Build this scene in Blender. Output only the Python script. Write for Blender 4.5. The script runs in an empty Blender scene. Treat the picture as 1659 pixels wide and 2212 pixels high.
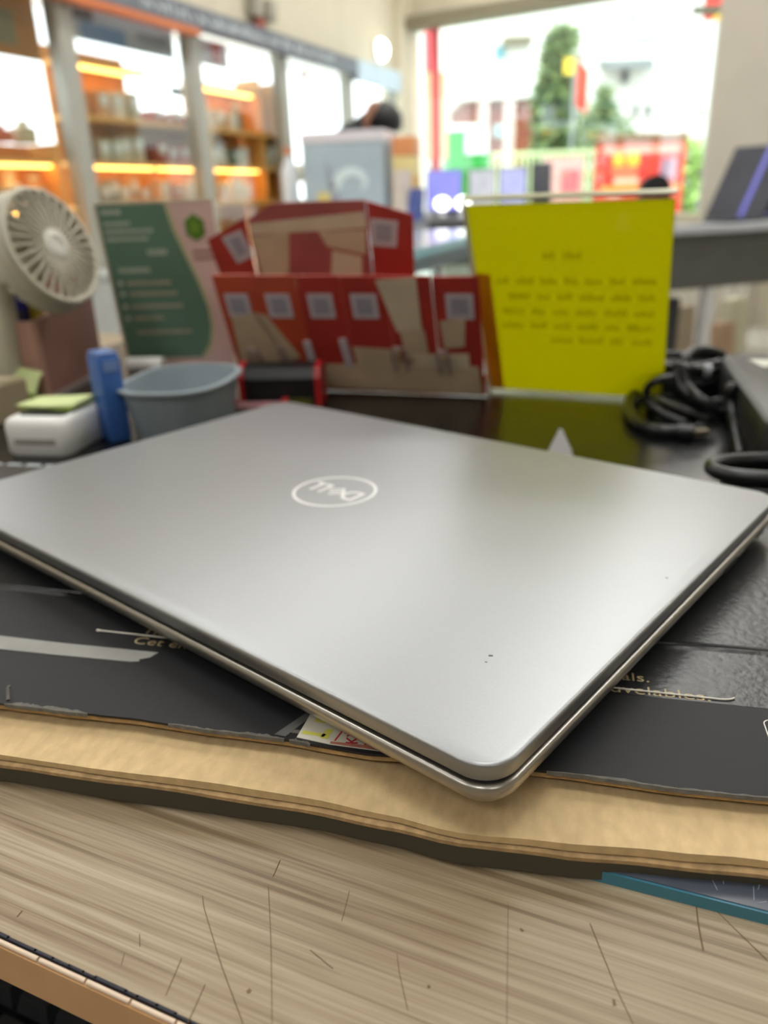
import bpy, bmesh, math, random
from mathutils import Vector, Matrix
random.seed(7)
SC = bpy.context.scene
COL = SC.collection
R = math.radians

# ------------------------------------------------------------------ camera
cam_d = bpy.data.cameras.new('camera')
cam = bpy.data.objects.new('camera', cam_d); COL.objects.link(cam)
_r = ((0.9994, 0.0357, -0.0000), (-0.0133, 0.3727, -0.9278), (-0.0332, 0.9273, 0.3730))
cam.matrix_world = Matrix.Translation((0, 0, 0.9073)) @ Matrix(_r).to_4x4()
cam_d.sensor_fit = 'VERTICAL'; cam_d.sensor_height = 36.0
cam_d.lens = 1690 / 2212 * 36
cam_d.clip_start = 0.01; cam_d.clip_end = 200
cam_d.dof.use_dof = True; cam_d.dof.focus_distance = 0.207; cam_d.dof.aperture_fstop = 9.8
SC.camera = cam

# ------------------------------------------------------------------ world, sun, exposure
w = bpy.data.worlds.new('overcast_sky'); SC.world = w; w.use_nodes = True
bg = w.node_tree.nodes['Background']
bg.inputs[0].default_value = (0.93, 0.97, 1.0, 1); bg.inputs[1].default_value = 2.4
sun_d = bpy.data.lights.new('sun', 'SUN'); sun_d.energy = 2.2; sun_d.angle = R(6); sun_d.color = (1, .96, .88)
sun = bpy.data.objects.new('sun', sun_d); COL.objects.link(sun)
sun.rotation_euler = Vector((.35, .62, -.75)).to_track_quat('-Z', 'Y').to_euler()
SC.view_settings.view_transform = 'Standard'; SC.view_settings.look = 'None'
SC.view_settings.exposure = 0.75; SC.view_settings.gamma = 1.0
SC.view_settings.use_curve_mapping = False
SC.cycles.use_denoising = True
SC.cycles.max_bounces = 6; SC.cycles.diffuse_bounces = 3; SC.cycles.glossy_bounces = 3
SC.cycles.transmission_bounces = 4; SC.cycles.transparent_max_bounces = 10
SC.cycles.adaptive_threshold = .02

# ------------------------------------------------------------------ materials
def lin(c):
    return tuple(((v / 255) / 12.92 if v / 255 <= .04045 else ((v / 255 + .055) / 1.055) ** 2.4) for v in c)
MATS = {}
def mat(name, rgb, rough=.5, metal=0., var=0., scale=60., bump=0., emit=0., stretch=None, spec=None, trans=0., alpha=1., rvar=0., sheen=0.):
    if name in MATS: return MATS[name]
    m = bpy.data.materials.new(name); m.use_nodes = True
    nt = m.node_tree; b = nt.nodes['Principled BSDF']
    c = lin(rgb)
    b.inputs['Base Color'].default_value = (*c, 1); b.inputs['Roughness'].default_value = rough
    b.inputs['Metallic'].default_value = metal
    if spec is not None: b.inputs['Specular IOR Level'].default_value = spec
    if trans: b.inputs['Transmission Weight'].default_value = trans
    if alpha < 1: b.inputs['Alpha'].default_value = alpha
    if emit:
        b.inputs['Emission Color'].default_value = (*c, 1); b.inputs['Emission Strength'].default_value = emit
        if emit < 5: m.cycles.emission_sampling = 'NONE'
    if var or bump or rvar:
        tc = nt.nodes.new('ShaderNodeTexCoord'); mp = nt.nodes.new('ShaderNodeMapping')
        mp.inputs['Scale'].default_value = stretch or (1, 1, 1)
        nz = nt.nodes.new('ShaderNodeTexNoise'); nz.inputs['Scale'].default_value = scale
        nz.inputs['Detail'].default_value = 3
        nt.links.new(tc.outputs['Object'], mp.inputs[0]); nt.links.new(mp.outputs[0], nz.inputs['Vector'])
        if var:
            rp = nt.nodes.new('ShaderNodeValToRGB')
            lo = tuple(max(0, v * (1 - var)) for v in c); hi = tuple(min(1, v * (1 + var)) for v in c)
            rp.color_ramp.elements[0].color = (*lo, 1); rp.color_ramp.elements[1].color = (*hi, 1)
            rp.color_ramp.elements[0].position = .3; rp.color_ramp.elements[1].position = .7
            nt.links.new(nz.outputs[0], rp.inputs[0]); nt.links.new(rp.outputs[0], b.inputs['Base Color'])
        if bump:
            bp = nt.nodes.new('ShaderNodeBump'); bp.inputs['Strength'].default_value = bump
            bp.inputs['Distance'].default_value = .001
            nt.links.new(nz.outputs[0], bp.inputs['Height']); nt.links.new(bp.outputs[0], b.inputs['Normal'])
        if rvar:
            mr = nt.nodes.new('ShaderNodeMapRange')
            mr.inputs['To Min'].default_value = max(0, rough - rvar); mr.inputs['To Max'].default_value = min(1, rough + rvar)
            nt.links.new(nz.outputs[0], mr.inputs['Value']); nt.links.new(mr.outputs[0], b.inputs['Roughness'])
    MATS[name] = m; return m

def pane_mat(name, rgb=(235, 242, 240), gloss=.08):
    if name in MATS: return MATS[name]
    m = bpy.data.materials.new(name); m.use_nodes = True; nt = m.node_tree
    for n in list(nt.nodes): nt.nodes.remove(n)
    o = nt.nodes.new('ShaderNodeOutputMaterial'); mx = nt.nodes.new('ShaderNodeMixShader')
    t = nt.nodes.new('ShaderNodeBsdfTransparent'); g = nt.nodes.new('ShaderNodeBsdfGlossy')
    t.inputs[0].default_value = (*lin(rgb), 1); g.inputs['Roughness'].default_value = .02
    mx.inputs[0].default_value = gloss
    nt.links.new(t.outputs[0], mx.inputs[1]); nt.links.new(g.outputs[0], mx.inputs[2]); nt.links.new(mx.outputs[0], o.inputs[0])
    MATS[name] = m; return m

def wood_mat():
    m = bpy.data.materials.new('desk_laminate'); m.use_nodes = True; nt = m.node_tree; L = nt.links
    b = nt.nodes['Principled BSDF']; b.inputs['Roughness'].default_value = .42
    tc = nt.nodes.new('ShaderNodeTexCoord')
    def noise(sx, sy, sc, det, dist=0.):
        mp = nt.nodes.new('ShaderNodeMapping'); mp.inputs['Scale'].default_value = (sx, sy, 1)
        nz = nt.nodes.new('ShaderNodeTexNoise'); nz.inputs['Scale'].default_value = sc; nz.inputs['Detail'].default_value = det
        nz.inputs['Distortion'].default_value = dist
        L.new(tc.outputs['Object'], mp.inputs[0]); L.new(mp.outputs[0], nz.inputs['Vector']); return nz
    n1 = noise(9, 480, 1, 3, .15); n2 = noise(2.5, 70, 1, 2, .3); n3 = noise(30, 1700, 1, 2)
    def ramp(src, stops):
        r = nt.nodes.new('ShaderNodeValToRGB'); L.new(src.outputs[0], r.inputs[0])
        while len(r.color_ramp.elements) < len(stops): r.color_ramp.elements.new(.5)
        for e, (p, c) in zip(r.color_ramp.elements, stops): e.position = p; e.color = (*lin(c), 1)
        return r
    base = ramp(n1, [(.33, (134, 115, 90)), (.43, (164, 146, 119)), (.55, (174, 157, 131)), (.7, (184, 168, 143))])
    broad = ramp(n2, [(.3, (226, 220, 212)), (.7, (255, 255, 255))])
    fine = ramp(n3, [(.35, (234, 230, 224)), (.6, (255, 255, 255))])
    def mul(a, c):
        x = nt.nodes.new('ShaderNodeMix'); x.data_type = 'RGBA'; x.blend_type = 'MULTIPLY'; x.inputs[0].default_value = 1
        L.new(a, x.inputs[6]); L.new(c, x.inputs[7]); return x.outputs[2]
    L.new(mul(mul(base.outputs[0], broad.outputs[0]), fine.outputs[0]), b.inputs['Base Color'])
    bp = nt.nodes.new('ShaderNodeBump'); bp.inputs['Strength'].default_value = .12; bp.inputs['Distance'].default_value = .0005
    L.new(n1.outputs[0], bp.inputs['Height']); L.new(bp.outputs[0], b.inputs['Normal'])
    return m

WHITE = mat('white_plastic', (240, 240, 237), .45, var=.03, scale=20)
BLACKP = mat('black_plastic', (22, 23, 25), .38, var=.2, scale=80, rvar=.06)
CREAM = mat('cream_paint', (208, 199, 178), .8, var=.03, scale=6, bump=.1)
GREYM = mat('grey_painted_metal', (150, 150, 150), .4, .3, var=.05, scale=30)

# ------------------------------------------------------------------ mesh helpers
class MB:
    def __init__(s): s.bm = bmesh.new()
    def _xf(s, vs, M):
        if M is not None: bmesh.ops.transform(s.bm, matrix=M, verts=vs)
    def box(s, c, d, rz=0., bev=0., seg=2, M=None):
        r = bmesh.ops.create_cube(s.bm, size=1.0); vs = r['verts']
        bmesh.ops.scale(s.bm, vec=d, verts=vs)
        if bev:
            es = list({e for v in vs for e in v.link_edges})
            q = bmesh.ops.bevel(s.bm, geom=es, offset=bev, segments=seg, affect='EDGES', profile=.5)
            vs = list({v for f in q['faces'] for v in f.verts} | {v for v in vs if v.is_valid})
        T = Matrix.Translation(c) @ Matrix.Rotation(rz, 4, 'Z')
        bmesh.ops.transform(s.bm, matrix=(M @ T) if M is not None else T, verts=vs); return s
    def span(s, x0, x1, y0, y1, z0, z1, bev=0., seg=2, M=None):
        return s.box(((x0 + x1) / 2, (y0 + y1) / 2, (z0 + z1) / 2), (x1 - x0, y1 - y0, z1 - z0), 0, bev, seg, M)
    def loft(s, rings, closed=True, caps=(True, True), M=None):
        V = [[s.bm.verts.new(p) for p in r] for r in rings]; n = len(rings[0])
        for a, b in zip(V[:-1], V[1:]):
            for i in range(n if closed else n - 1):
                j = (i + 1) % n
                try: s.bm.faces.new((a[i], a[j], b[j], b[i]))
                except ValueError: pass
        if caps[0]: s.bm.faces.new(list(reversed(V[0])))
        if caps[1]: s.bm.faces.new(V[-1])
        s._xf([v for r in V for v in r], M); return s
    def prism(s, pts, z0, z1, M=None):
        return s.loft([[(x, y, z0) for x, y in pts], [(x, y, z1) for x, y in pts]], M=M)
    def cyl(s, p0, p1, r0, r1=None, n=16, M=None):
        r1 = r0 if r1 is None else r1
        p0 = Vector(p0); p1 = Vector(p1); d = (p1 - p0).normalized()
        a = d.orthogonal().normalized(); b = d.cross(a)
        def ring(p, r): return [p + a * (r * math.cos(2 * math.pi * i / n)) + b * (r * math.sin(2 * math.pi * i / n)) for i in range(n)]
        return s.loft([ring(p0, r0), ring(p1, r1)], M=M)
    def lathe(s, prof, n=32, M=None, caps=(True, True)):
        return s.loft([[(r * math.cos(2 * math.pi * i / n), r * math.sin(2 * math.pi * i / n), z) for i in range(n)] for r, z in prof], M=M, caps=caps)
    def tube(s, pts, r, n=8, closed=False, smooth=6, M=None):
        P = [Vector(p) for p in pts]
        if smooth > 1 and len(P) > 2:
            Q = []; m = len(P)
            for i in range(m if closed else m - 1):
                g = (lambda k: P[k % m]) if closed else (lambda k: P[min(max(k, 0), m - 1)])
                a, b, c, d = g(i - 1), g(i), g(i + 1), g(i + 2)
                for k in range(smooth):
                    t = k / smooth
                    Q.append(.5 * ((2 * b) + (c - a) * t + (2 * a - 5 * b + 4 * c - d) * t * t + (3 * b - a - 3 * c + d) * t ** 3))
            if not closed: Q.append(P[-1])
            P = Q
        m = len(P); up = None; rings = []
        for i in range(m):
            if closed: t = P[(i + 1) % m] - P[i - 1]
            else: t = P[min(i + 1, m - 1)] - P[max(i - 1, 0)]
            t.normalize()
            up = t.orthogonal().normalized() if up is None else (up - t * up.dot(t)).normalized()
            b = t.cross(up)
            rings.append([P[i] + up * (r * math.cos(2 * math.pi * k / n)) + b * (r * math.sin(2 * math.pi * k / n)) for k in range(n)])
        if closed:
            rings.append(rings[0]); return s.loft(rings, caps=(False, False), M=M)
        return s.loft(rings, M=M)
    def build(s, name, m, parent=None, smooth=None, loc=None, rot=None):
        me = bpy.data.meshes.new(name)
        bmesh.ops.recalc_face_normals(s.bm, faces=s.bm.faces)
        s.bm.to_mesh(me); s.bm.free()
        if smooth:
            me.shade_smooth(); me.set_sharp_from_angle(angle=R(smooth))
        return link(name, me, m, parent, loc, rot)

def link(name, me, m, parent=None, loc=None, rot=None):
    o = bpy.data.objects.new(name, me); COL.objects.link(o)
    if m is not None and not me.materials: me.materials.append(m)
    if loc: o.location = loc
    if rot: o.rotation_euler = rot
    if parent is not None: o.parent = parent
    return o
def tag(o, label=None, cat=None, group=None, kind=None):
    if label: o['label'] = label
    if cat: o['category'] = cat
    if group: o['group'] = group
    if kind: o['kind'] = kind
    return o
def thing(name, label, cat, loc=(0, 0, 0), rz=0., group=None, kind=None):
    o = bpy.data.objects.new(name, None); COL.objects.link(o)
    o.empty_display_size = .05
    o.location = loc; o.rotation_euler = (0, 0, rz)
    return tag(o, label, cat, group, kind)
def copy_tree(o, parent=None):
    c = o.copy(); COL.objects.link(c); c.parent = parent
    for ch in o.children: copy_tree(ch, c)
    return c
def text_obj(name, body, size, m, parent, M, extr=.00004, align='LEFT', sx=1., bold=0.):
    cu = bpy.data.curves.new(name, 'FONT'); cu.body = body; cu.size = size; cu.extrude = extr; cu.align_x = align
    cu.offset = bold; cu.resolution_u = 3
    t = bpy.data.objects.new(name, cu); COL.objects.link(t)
    me = bpy.data.meshes.new_from_object(t)
    bpy.data.objects.remove(t); bpy.data.curves.remove(cu)
    me.name = name; me.materials.clear(); me.transform(M @ Matrix.Diagonal((sx, 1, 1, 1)))
    return link(name, me, m, parent)
def rrect(wd, ht, r, n=8, ox=0., oy=0.):
    p = []
    for cx, cy, a0 in ((wd / 2 - r, ht / 2 - r, 0), (-wd / 2 + r, ht / 2 - r, 90), (-wd / 2 + r, -ht / 2 + r, 180), (wd / 2 - r, -ht / 2 + r, 270)):
        for i in range(n + 1):
            a = R(a0 + 90 * i / n); p.append((ox + cx + r * math.cos(a), oy + cy + r * math.sin(a)))
    return p
def from_normal(p, n):
    return Matrix.Translation(p) @ Vector((0, 0, 1)).rotation_difference(Vector(n)).to_matrix().to_4x4()
FLATX = Matrix.Rotation(R(90), 4, 'X')     # local xy plane -> local xz plane

# ================================================================== the room
RC = (0.2681, 7.0000); YL = 1.15907; YW = -0.58626          # far left corner, direction of the left wall and of the window wall
CEIL = 2.95
# room frame: x along left wall (0 at the corner, negative towards the camera), y outwards through the left wall
def in_room(t, y): return (RC[0] + math.cos(YL) * t - math.sin(YL) * y, RC[1] + math.sin(YL) * t + math.cos(YL) * y)
def room_struct(name, mb, m, smooth=None):
    return tag(mb.build(name, m, None, smooth, (RC[0], RC[1], 0), (0, 0, YL)), kind='structure')

FLOORM = mat('floor_tile_glaze', (206, 204, 196), .22, var=.06, scale=3, rvar=.05)
fl = room_struct('floor', MB().span(-10.6, .05, -6.6, .0, -.05, -.004), mat('floor_grout', (140, 138, 132), .8, var=.1, scale=30))
tile_me = None
for i in range(11):                         # the strip of floor that shows under the far tables
    for j in range(7):
        cx, cy = -5.9 + i * .6, -4.3 + j * .6
        if tile_me is None:
            t_ = MB().box((0, 0, 0), (.595, .595, .008), bev=.002, seg=1).build('floor_tile', FLOORM, fl); tile_me = t_.data
        else: t_ = link('floor_tile', tile_me, None, fl)
        t_.location = (cx, cy, -.004)
room_struct('ceiling', MB().span(-10.6, .6, -6.6, .1, CEIL, CEIL + .1), mat('ceiling_white', (236, 232, 222), .85, var=.02, scale=4))
room_struct('wall_left', MB().span(-10.6, .0, 0, .12, 1.80, CEIL), CREAM)
room_struct('wall_left_sill', MB().span(-10.6, .0, 0, .10, 0, .62), mat('sill_grey', (176, 178, 176), .6, var=.05, scale=8))
room_struct('wall_left_rear', MB().span(-10.6, -5.45, .0, .12, .62, 1.80), CREAM)
room_struct('wall_right', MB().span(-10.6, .8, -6.7, -6.6, 0, CEIL), CREAM)
room_struct('wall_back', MB().span(-10.7, -10.6, -6.7, .12, 0, CEIL), CREAM)

# window wall, its own frame: x along the wall to the right, y outwards
def ww_struct(name, mb, m, smooth=None):
    return tag(mb.build(name, m, None, smooth, (RC[0], RC[1], 0), (0, 0, YW)), kind='structure')
ww_struct('wall_window', MB().span(-.15, 7.4, 0, .2, 2.16, CEIL), CREAM)
ww_struct('wall_window_sill', MB().span(.0, 2.45, 0, .2, 0, .42), CREAM)
ww_struct('wall_window_right', MB().span(2.75, 7.4, 0, .2, 0, 2.16), CREAM)
ww_struct('trim_1', MB().span(-.10, .085, -.16, .12, 0, CEIL, bev=.006), mat('cream_column_paint', (214, 206, 182), .75, var=.03, scale=5))
ww_struct('trim_2', MB().span(2.40, 2.78, -.25, .22, 0, CEIL, bev=.01), mat('grey_pillar_paint', (196, 188, 174), .7, var=.03, scale=5))
ww_struct('trim_3', MB().span(.10, 2.40, -.10, .10, 2.085, 2.165, bev=.004), mat('blind_box', (128, 120, 98), .6, var=.05, scale=10))
win = tag(bpy.data.objects.new('window_1', None), kind='structure'); COL.objects.link(win)
win.location = (RC[0], RC[1], 0); win.rotation_euler = (0, 0, YW)
FR = mat('window_frame_white', (225, 222, 212), .5, var=.03, scale=10)
MB().span(.085, 2.42, .02, .08, .42, .47).build('window_frame', FR, win)
for x in (.27,):
    MB().span(x - .02, x + .02, .02, .08, .47, 2.16).build('mullion', FR if x > .3 else mat('red_mullion', (214, 70, 78), .5, var=.05, scale=10), win)
for x0, x1 in ((.10, .25), (.29, 2.40)):
    MB().span(x0, x1, .045, .051, .47, 2.14).build('pane', pane_mat('window_pane'), win)

# ceiling light panels
LEDM = mat('led_diffuser', (255, 254, 250), .5, emit=7.0)
ROWS = ('in the row nearest the far window', 'in the second row from the window', 'in the third row from the window', 'in the row ahead of the desk', 'in the row above the desk', 'in the fill row added behind the desk')
SIDES = ('right of the middle', 'along the middle', 'near the left glass wall')
for i, t in enumerate((-.7, -2.0, -3.3, -4.6, -6.3, -8.2)):  # rear row is unseen, added as fill for camera-facing surfaces
    for j, y in enumerate((-4.4, -2.6, -.9)):
        if j == 0 and i == 4: continue
        c = in_room(t, y)
        lp = thing('ceiling_light', 'square white ceiling light %s, %s' % (ROWS[i], SIDES[j]), 'light', (c[0], c[1], CEIL - .03), YL, 'ceiling light panels')
        fr = MB()
        for a, b, cc, d in ((-.31, .31, .29, .31), (-.31, .31, -.31, -.29), (-.31, -.29, -.29, .29), (.29, .31, -.29, .29)): fr.span(a, b, cc, d, 0, .03)
        fr.build('frame', WHITE, lp)
        MB().span(-.29, .29, -.29, .29, .008, .016).build('diffuser', LEDM, lp)

# ------------------------------------------------------------------ glazed shelving wall on the left
lw = (RC[0], RC[1], 0)
POSTM = mat('white_mullion_paint', (168, 168, 158), .5, var=.04, scale=12)
POSTS = (-4.58, -3.67, -2.79, -1.90, -.98, -.13)
wl = tag(bpy.data.objects.new('window_2', None), kind='structure'); COL.objects.link(wl); wl.location = lw; wl.rotation_euler = (0, 0, YL)
for t in POSTS: MB().span(t - .045, t + .045, 0, .07, .62, 1.80, bev=.004, seg=1).build('mullion', POSTM, wl)
for a, b in zip(POSTS[:-1], POSTS[1:]): MB().span(a + .045, b - .045, .03, .036, .62, 1.70).build('pane', pane_mat('left_pane', (240, 244, 242), .05), wl)
MB().span(-5.45, -.0, 0, .09, .60, .66).build('sill_rail', POSTM, wl)

sg = thing('fascia_sign', 'long dark grey fascia sign with a row of small white letters above the left shelves', 'sign', lw, YL)
MB().span(-5.4, -.98, -.06, -.005, 1.69, 1.785, bev=.004, seg=1).build('board', mat('fascia_grey', (108, 112, 122), .5, var=.08, scale=6), sg)
MB().span(-5.4, -2.82, -.062, -.004, 1.665, 1.69).build('lower_strip', mat('fascia_orange', (214, 120, 70), .5, var=.05, scale=6), sg)
random.seed(3)
lm = MB(); t = -3.25
while t < -1.35:                            # too blurred to read: upright strokes at letter size
    wd = random.uniform(.012, .03); h = random.uniform(.024, .042)
    lm.span(t, t + wd * .45, -.064, -.058, 1.716, 1.716 + h)
    if random.random() < .8: lm.span(t, t + wd, -.064, -.058, 1.716 + (h - .006 if random.random() < .5 else 0), 1.724 + (h - .006 if random.random() < .5 else 0))
    t += wd + (.01 if random.random() < .8 else .035)
tag(lm.build('lettering', mat('letter_white', (206, 214, 218), .6, var=.03, scale=6), sg), 'small white letters', kind='stuff')
tag(MB().span(-.96, -.02, -.055, -.004, 1.66, 1.79, bev=.004).build('pale_blue_sign', mat('pale_blue_board', (190, 208, 222), .5, var=.04, scale=5), None, None, lw, (0, 0, YL)),
    'plain pale blue sign board at the far end of the fascia by the column', 'sign')
wlmp = thing('wall_spotlight', 'small round white wall light glowing above the pale blue board', 'light', in_room(-.50, -.0) + (1.90,), YL)
MB().cyl((0, -.03, 0), (0, 0, 0), .075, n=24).build('housing', WHITE, wlmp)
MB().lathe([(.07, 0), (.066, .02), (.045, .04), (0.005, .05)], 24, M=Matrix.Translation((0, -.03, 0)) @ Matrix.Rotation(R(90), 4, 'X')).build('diffuser', mat('spot_glow', (255, 248, 230), .5, emit=6.), wlmp, 60)
# grey fitting on the cream wall
fx = thing('wall_speaker_pair', 'pair of small grey boxes mounted on the cream wall above the fascia sign', 'wall box', lw, YL)
for c in (-2.25, -2.10): MB().box((c, -.035, 1.885), (.085, .07, .10), bev=.008).build('box', mat('fitting_grey', (160, 154, 140), .6, var=.05, scale=20), fx)
MB().box((-2.19, -.02, 1.815), (.07, .04, .05), bev=.006).build('bracket', mat('fitting_red', (168, 84, 70), .6, var=.05, scale=20), fx)

OAK = mat('orange_shelf_wood', (240, 176, 92), .5, var=.12, scale=12, stretch=(1, 1, 8))
OAKD = mat('brown_shelf_wood', (226, 158, 84), .5, var=.12, scale=12, stretch=(1, 1, 8))
LEDW = mat('warm_led', (255, 190, 96), .5, emit=6.)
def shelf_unit(label, t0, t1, shelves, top, back=True, sides=(True, True), y0=.10, y1=.26, lit=()):
    u = thing('shelving_unit', label, 'shelf', lw, YL, 'shelving behind the left glass')
    if back: MB().span(t0 + (.02 if sides[0] else 0), t1 - (.02 if sides[1] else 0), y1 - .012, y1, .0, top).build('back_panel', OAKD, u)
    if sides[0]: MB().span(t0, t0 + .02, y0, y1, .0, top).build('side_panel', OAK, u)
    if sides[1]: MB().span(t1 - .02, t1, y0, y1, .0, top).build('side_panel', OAK, u)
    for z in shelves:
        sh = MB().span(t0 + (.02 if sides[0] else 0), t1 - (.02 if sides[1] else 0), y0, y1 - .012, z - .02, z).build('shelf', OAK, u)
        if z in lit: MB().span(t0 + .03, t1 - .03, y0 + .02, y0 + .05, z - .03, z - .02).build('light_strip', LEDW, sh)
    return u
Z1, Z2, Z3, Z4, Z5 = 1.50, 1.285, 1.10, .915, .72
shelf_unit('low orange shelf unit in the leftmost bay beside the desk fan', -4.55, -3.72, (Z3, Z4, Z5), 1.16, lit=(Z3, Z4))
shelf_unit('tall orange shelf unit in the second bay under the blue banner', -3.56, -3.05, (Z1, Z2, Z3, Z4, Z5), 1.56, sides=(False, False), lit=(Z1, Z3))
shelf_unit('low orange shelf unit below the white opening of the second bay', -3.05, -2.58, (Z2, Z3, Z4, Z5), 1.29, sides=(False, True), lit=(Z3,))
shelf_unit('orange shelf unit in the third bay under the red poster', -2.58, -2.06, (Z1, Z2, Z3, Z4, Z5), 1.52, sides=(False, False), lit=(Z1, Z3))
shelf_unit('narrow brown upright cabinet at the right of the third bay', -2.05, -1.80, (Z2, Z3, Z4), 1.57, lit=())
shelf_unit('low shelf unit in the bay behind the leaning person', -1.72, -.90, (Z4, Z5), 1.02, back=False)

tag(MB().span(-4.7, -.05, .125, .62, 1.80, 1.86).build('shelf_sun_block', WHITE, None, None, lw, (0, 0, YL)), kind='structure')   # unseen slab added over the shelving to block sun and sky light
# products on the shelves
PCOL = [(206, 190, 160), (226, 214, 196), (188, 178, 150), (176, 84, 62), (214, 108, 78), (150, 150, 140), (120, 132, 112), (96, 104, 130), (236, 226, 214), (204, 162, 120)]
PM = [mat('pack_print_%d' % i, c, .5, var=.18, scale=25) for i, c in enumerate(PCOL)]
def pack(t, z, wd, h, dp, m, label, group, kind=0, tilt=0.):
    o = thing('product_pack', label, 'pack', in_room(t, .18) + (z,), YL + tilt, group)
    if kind == 0:
        MB().span(-wd / 2, wd / 2, -dp / 2, dp / 2, 0, h, bev=.003, seg=1).build('carton', m, o)
        MB().span(-wd * .35, wd * .35, -dp / 2 - .002, -dp / 2, h * .45, h * .85).build('front_panel', WHITE, o)
    else:
        MB().lathe([(wd * .5, 0), (wd * .5, h * .7), (wd * .22, h * .8), (wd * .22, h)], 14).build('bottle', m, o, 40)
        MB().lathe([(wd * .26, h * .97), (wd * .26, h * 1.06)], 12).build('cap', WHITE, o)
ORD = ('leftmost', 'second', 'third', 'fourth', 'fifth', 'sixth')
def fill(t0, t1, z, hmax, label, group, n, cols):
    wd = (t1 - t0) / n
    for i in range(n):
        h = hmax * random.uniform(.6, .98)
        pack(t0 + wd * (i + .5), z + .0005, wd * .8, h, random.uniform(.06, .12), PM[random.choice(cols)], (ORD[i] + ' ' + label) if n > 1 else label, group, 0 if random.random() < .75 else 1, random.uniform(-.12, .12))
fill(-4.50, -3.75, 1.1605, .10, 'small carton on top of the low unit in the leftmost bay', 'goods on the leftmost low unit', 6, (0, 2, 3, 4, 6))
fill(-4.50, -3.75, Z4, .13, 'pack on the lit shelf behind the desk fan', 'goods behind the fan', 6, (0, 1, 4, 7, 9))
fill(-3.52, -3.10, Z2, .17, 'pale pack under the lit top shelf of the second bay', 'goods on the upper shelf of the second bay', 4, (0, 1, 2, 9))
fill(-3.52, -3.10, Z3, .13, 'pack on the middle shelf of the second bay', 'goods on the middle shelf of the second bay', 5, (0, 2, 3, 6))
fill(-3.52, -3.10, Z4, .13, 'pack on the lower shelf of the second bay above the green poster', 'goods on the lower shelf of the second bay', 6, (0, 1, 5, 9, 6))
fill(-3.02, -2.64, 1.2905, .06, 'small carton on top of the low unit in the second bay', 'goods on the low unit of the second bay', 4, (0, 3))
fill(-3.02, -2.64, Z3, .14, 'carton on the middle shelf of the low unit in the second bay', 'goods in the low unit of the second bay', 4, (3, 4))
fill(-3.02, -2.64, Z4, .14, 'carton on the lower shelf of the low unit in the second bay', 'goods low in the low unit of the second bay', 4, (1, 9))
fill(-2.55, -2.15, Z2, .14, 'pack on the upper shelf of the third bay', 'goods on the upper shelf of the third bay', 4, (0, 6, 5, 1))
fill(-2.55, -2.15, Z3, .12, 'pack on the middle shelf of the third bay', 'goods on the middle shelf of the third bay', 4, (3, 2, 6, 8))
fill(-2.55, -2.15, Z4, .13, 'pack on the lower shelf of the third bay', 'goods on the lower shelf of the third bay', 5, (1, 9, 5, 7, 8))
fill(-2.02, -1.84, Z3, .14, 'carton in the narrow upright cabinet', 'goods in the upright cabinet', 2, (0, 2))
fill(-1.68, -.94, 1.0205, .12, 'carton on the low unit left of the leaning person', 'goods on the far low unit', 6, (0, 5, 7, 9, 8))

def hung(name, label, cat, t0, t1, z0, z1, m, y=.09, parts=()):
    o = thing(name, label, cat, lw, YL)
    MB().span(t0, t1, y, y + .006, z0, z1).build('sheet', m, o)
    for nm, a, b, c, d, mm in parts: MB().span(a, b, y - .003, y, c, d).build(nm, mm, o)
    return o
hung('hanging_banner', 'pale grey banner with a blue patch across the top of the second bay', 'banner', -3.60, -2.84, 1.57, 1.70, mat('banner_lilac', (196, 196, 208), .6, var=.06, scale=5),
     parts=(('blue_patch', -3.48, -3.20, 1.575, 1.64, mat('banner_blue', (124, 156, 204), .6, var=.1, scale=6)), ('dark_device_print', -3.52, -3.40, 1.645, 1.69, mat('banner_dark', (98, 98, 108), .6, var=.1, scale=6)),
            ('text_strip', -3.12, -2.90, 1.62, 1.65, mat('banner_text', (150, 150, 166), .6, var=.1, scale=20))))
hung('hanging_poster', 'pink and white poster with a red patch at the top of the third bay', 'poster', -2.70, -2.36, 1.58, 1.70, mat('poster_pink', (222, 196, 204), .6, var=.06, scale=5),
     parts=(('red_patch', -2.52, -2.42, 1.60, 1.69, mat('poster_red', (204, 70, 70), .6, var=.05, scale=6)),))
hung('wooden_sign_panel', 'orange brown wooden panel hanging at the top of the leftmost bay', 'panel', -4.56, -3.72, 1.46, 1.78, mat('panel_wood', (190, 124, 60), .55, var=.1, scale=6), y=.10,
     parts=(('pale_screen', -4.05, -3.98, 1.52, 1.64, mat('panel_pale', (190, 205, 205), .5, var=.05, scale=9)), ('grey_device', -3.96, -3.84, 1.50, 1.62, mat('panel_grey', (140, 128, 96), .5, var=.08, scale=9))))
hung('round_red_sticker', 'red round sticker on the glass of the bay left of the person', 'sticker', -1.62, -1.57, 1.60, 1.61, mat('sticker_red', (200, 52, 50), .5, var=.04, scale=9), y=.038,
     parts=(('upper_half', -1.635, -1.555, 1.605, 1.66, MATS['sticker_red']),))
hung('dark_nameplate', 'small dark plate on the bright glass of the second bay', 'plate', -2.98, -2.88, 1.405, 1.435, mat('plate_dark', (70, 66, 52), .5, var=.08, scale=9), y=.038,
     parts=(('plate_frame', -2.965, -2.895, 1.40, 1.44, MATS['plate_dark']),))

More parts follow.
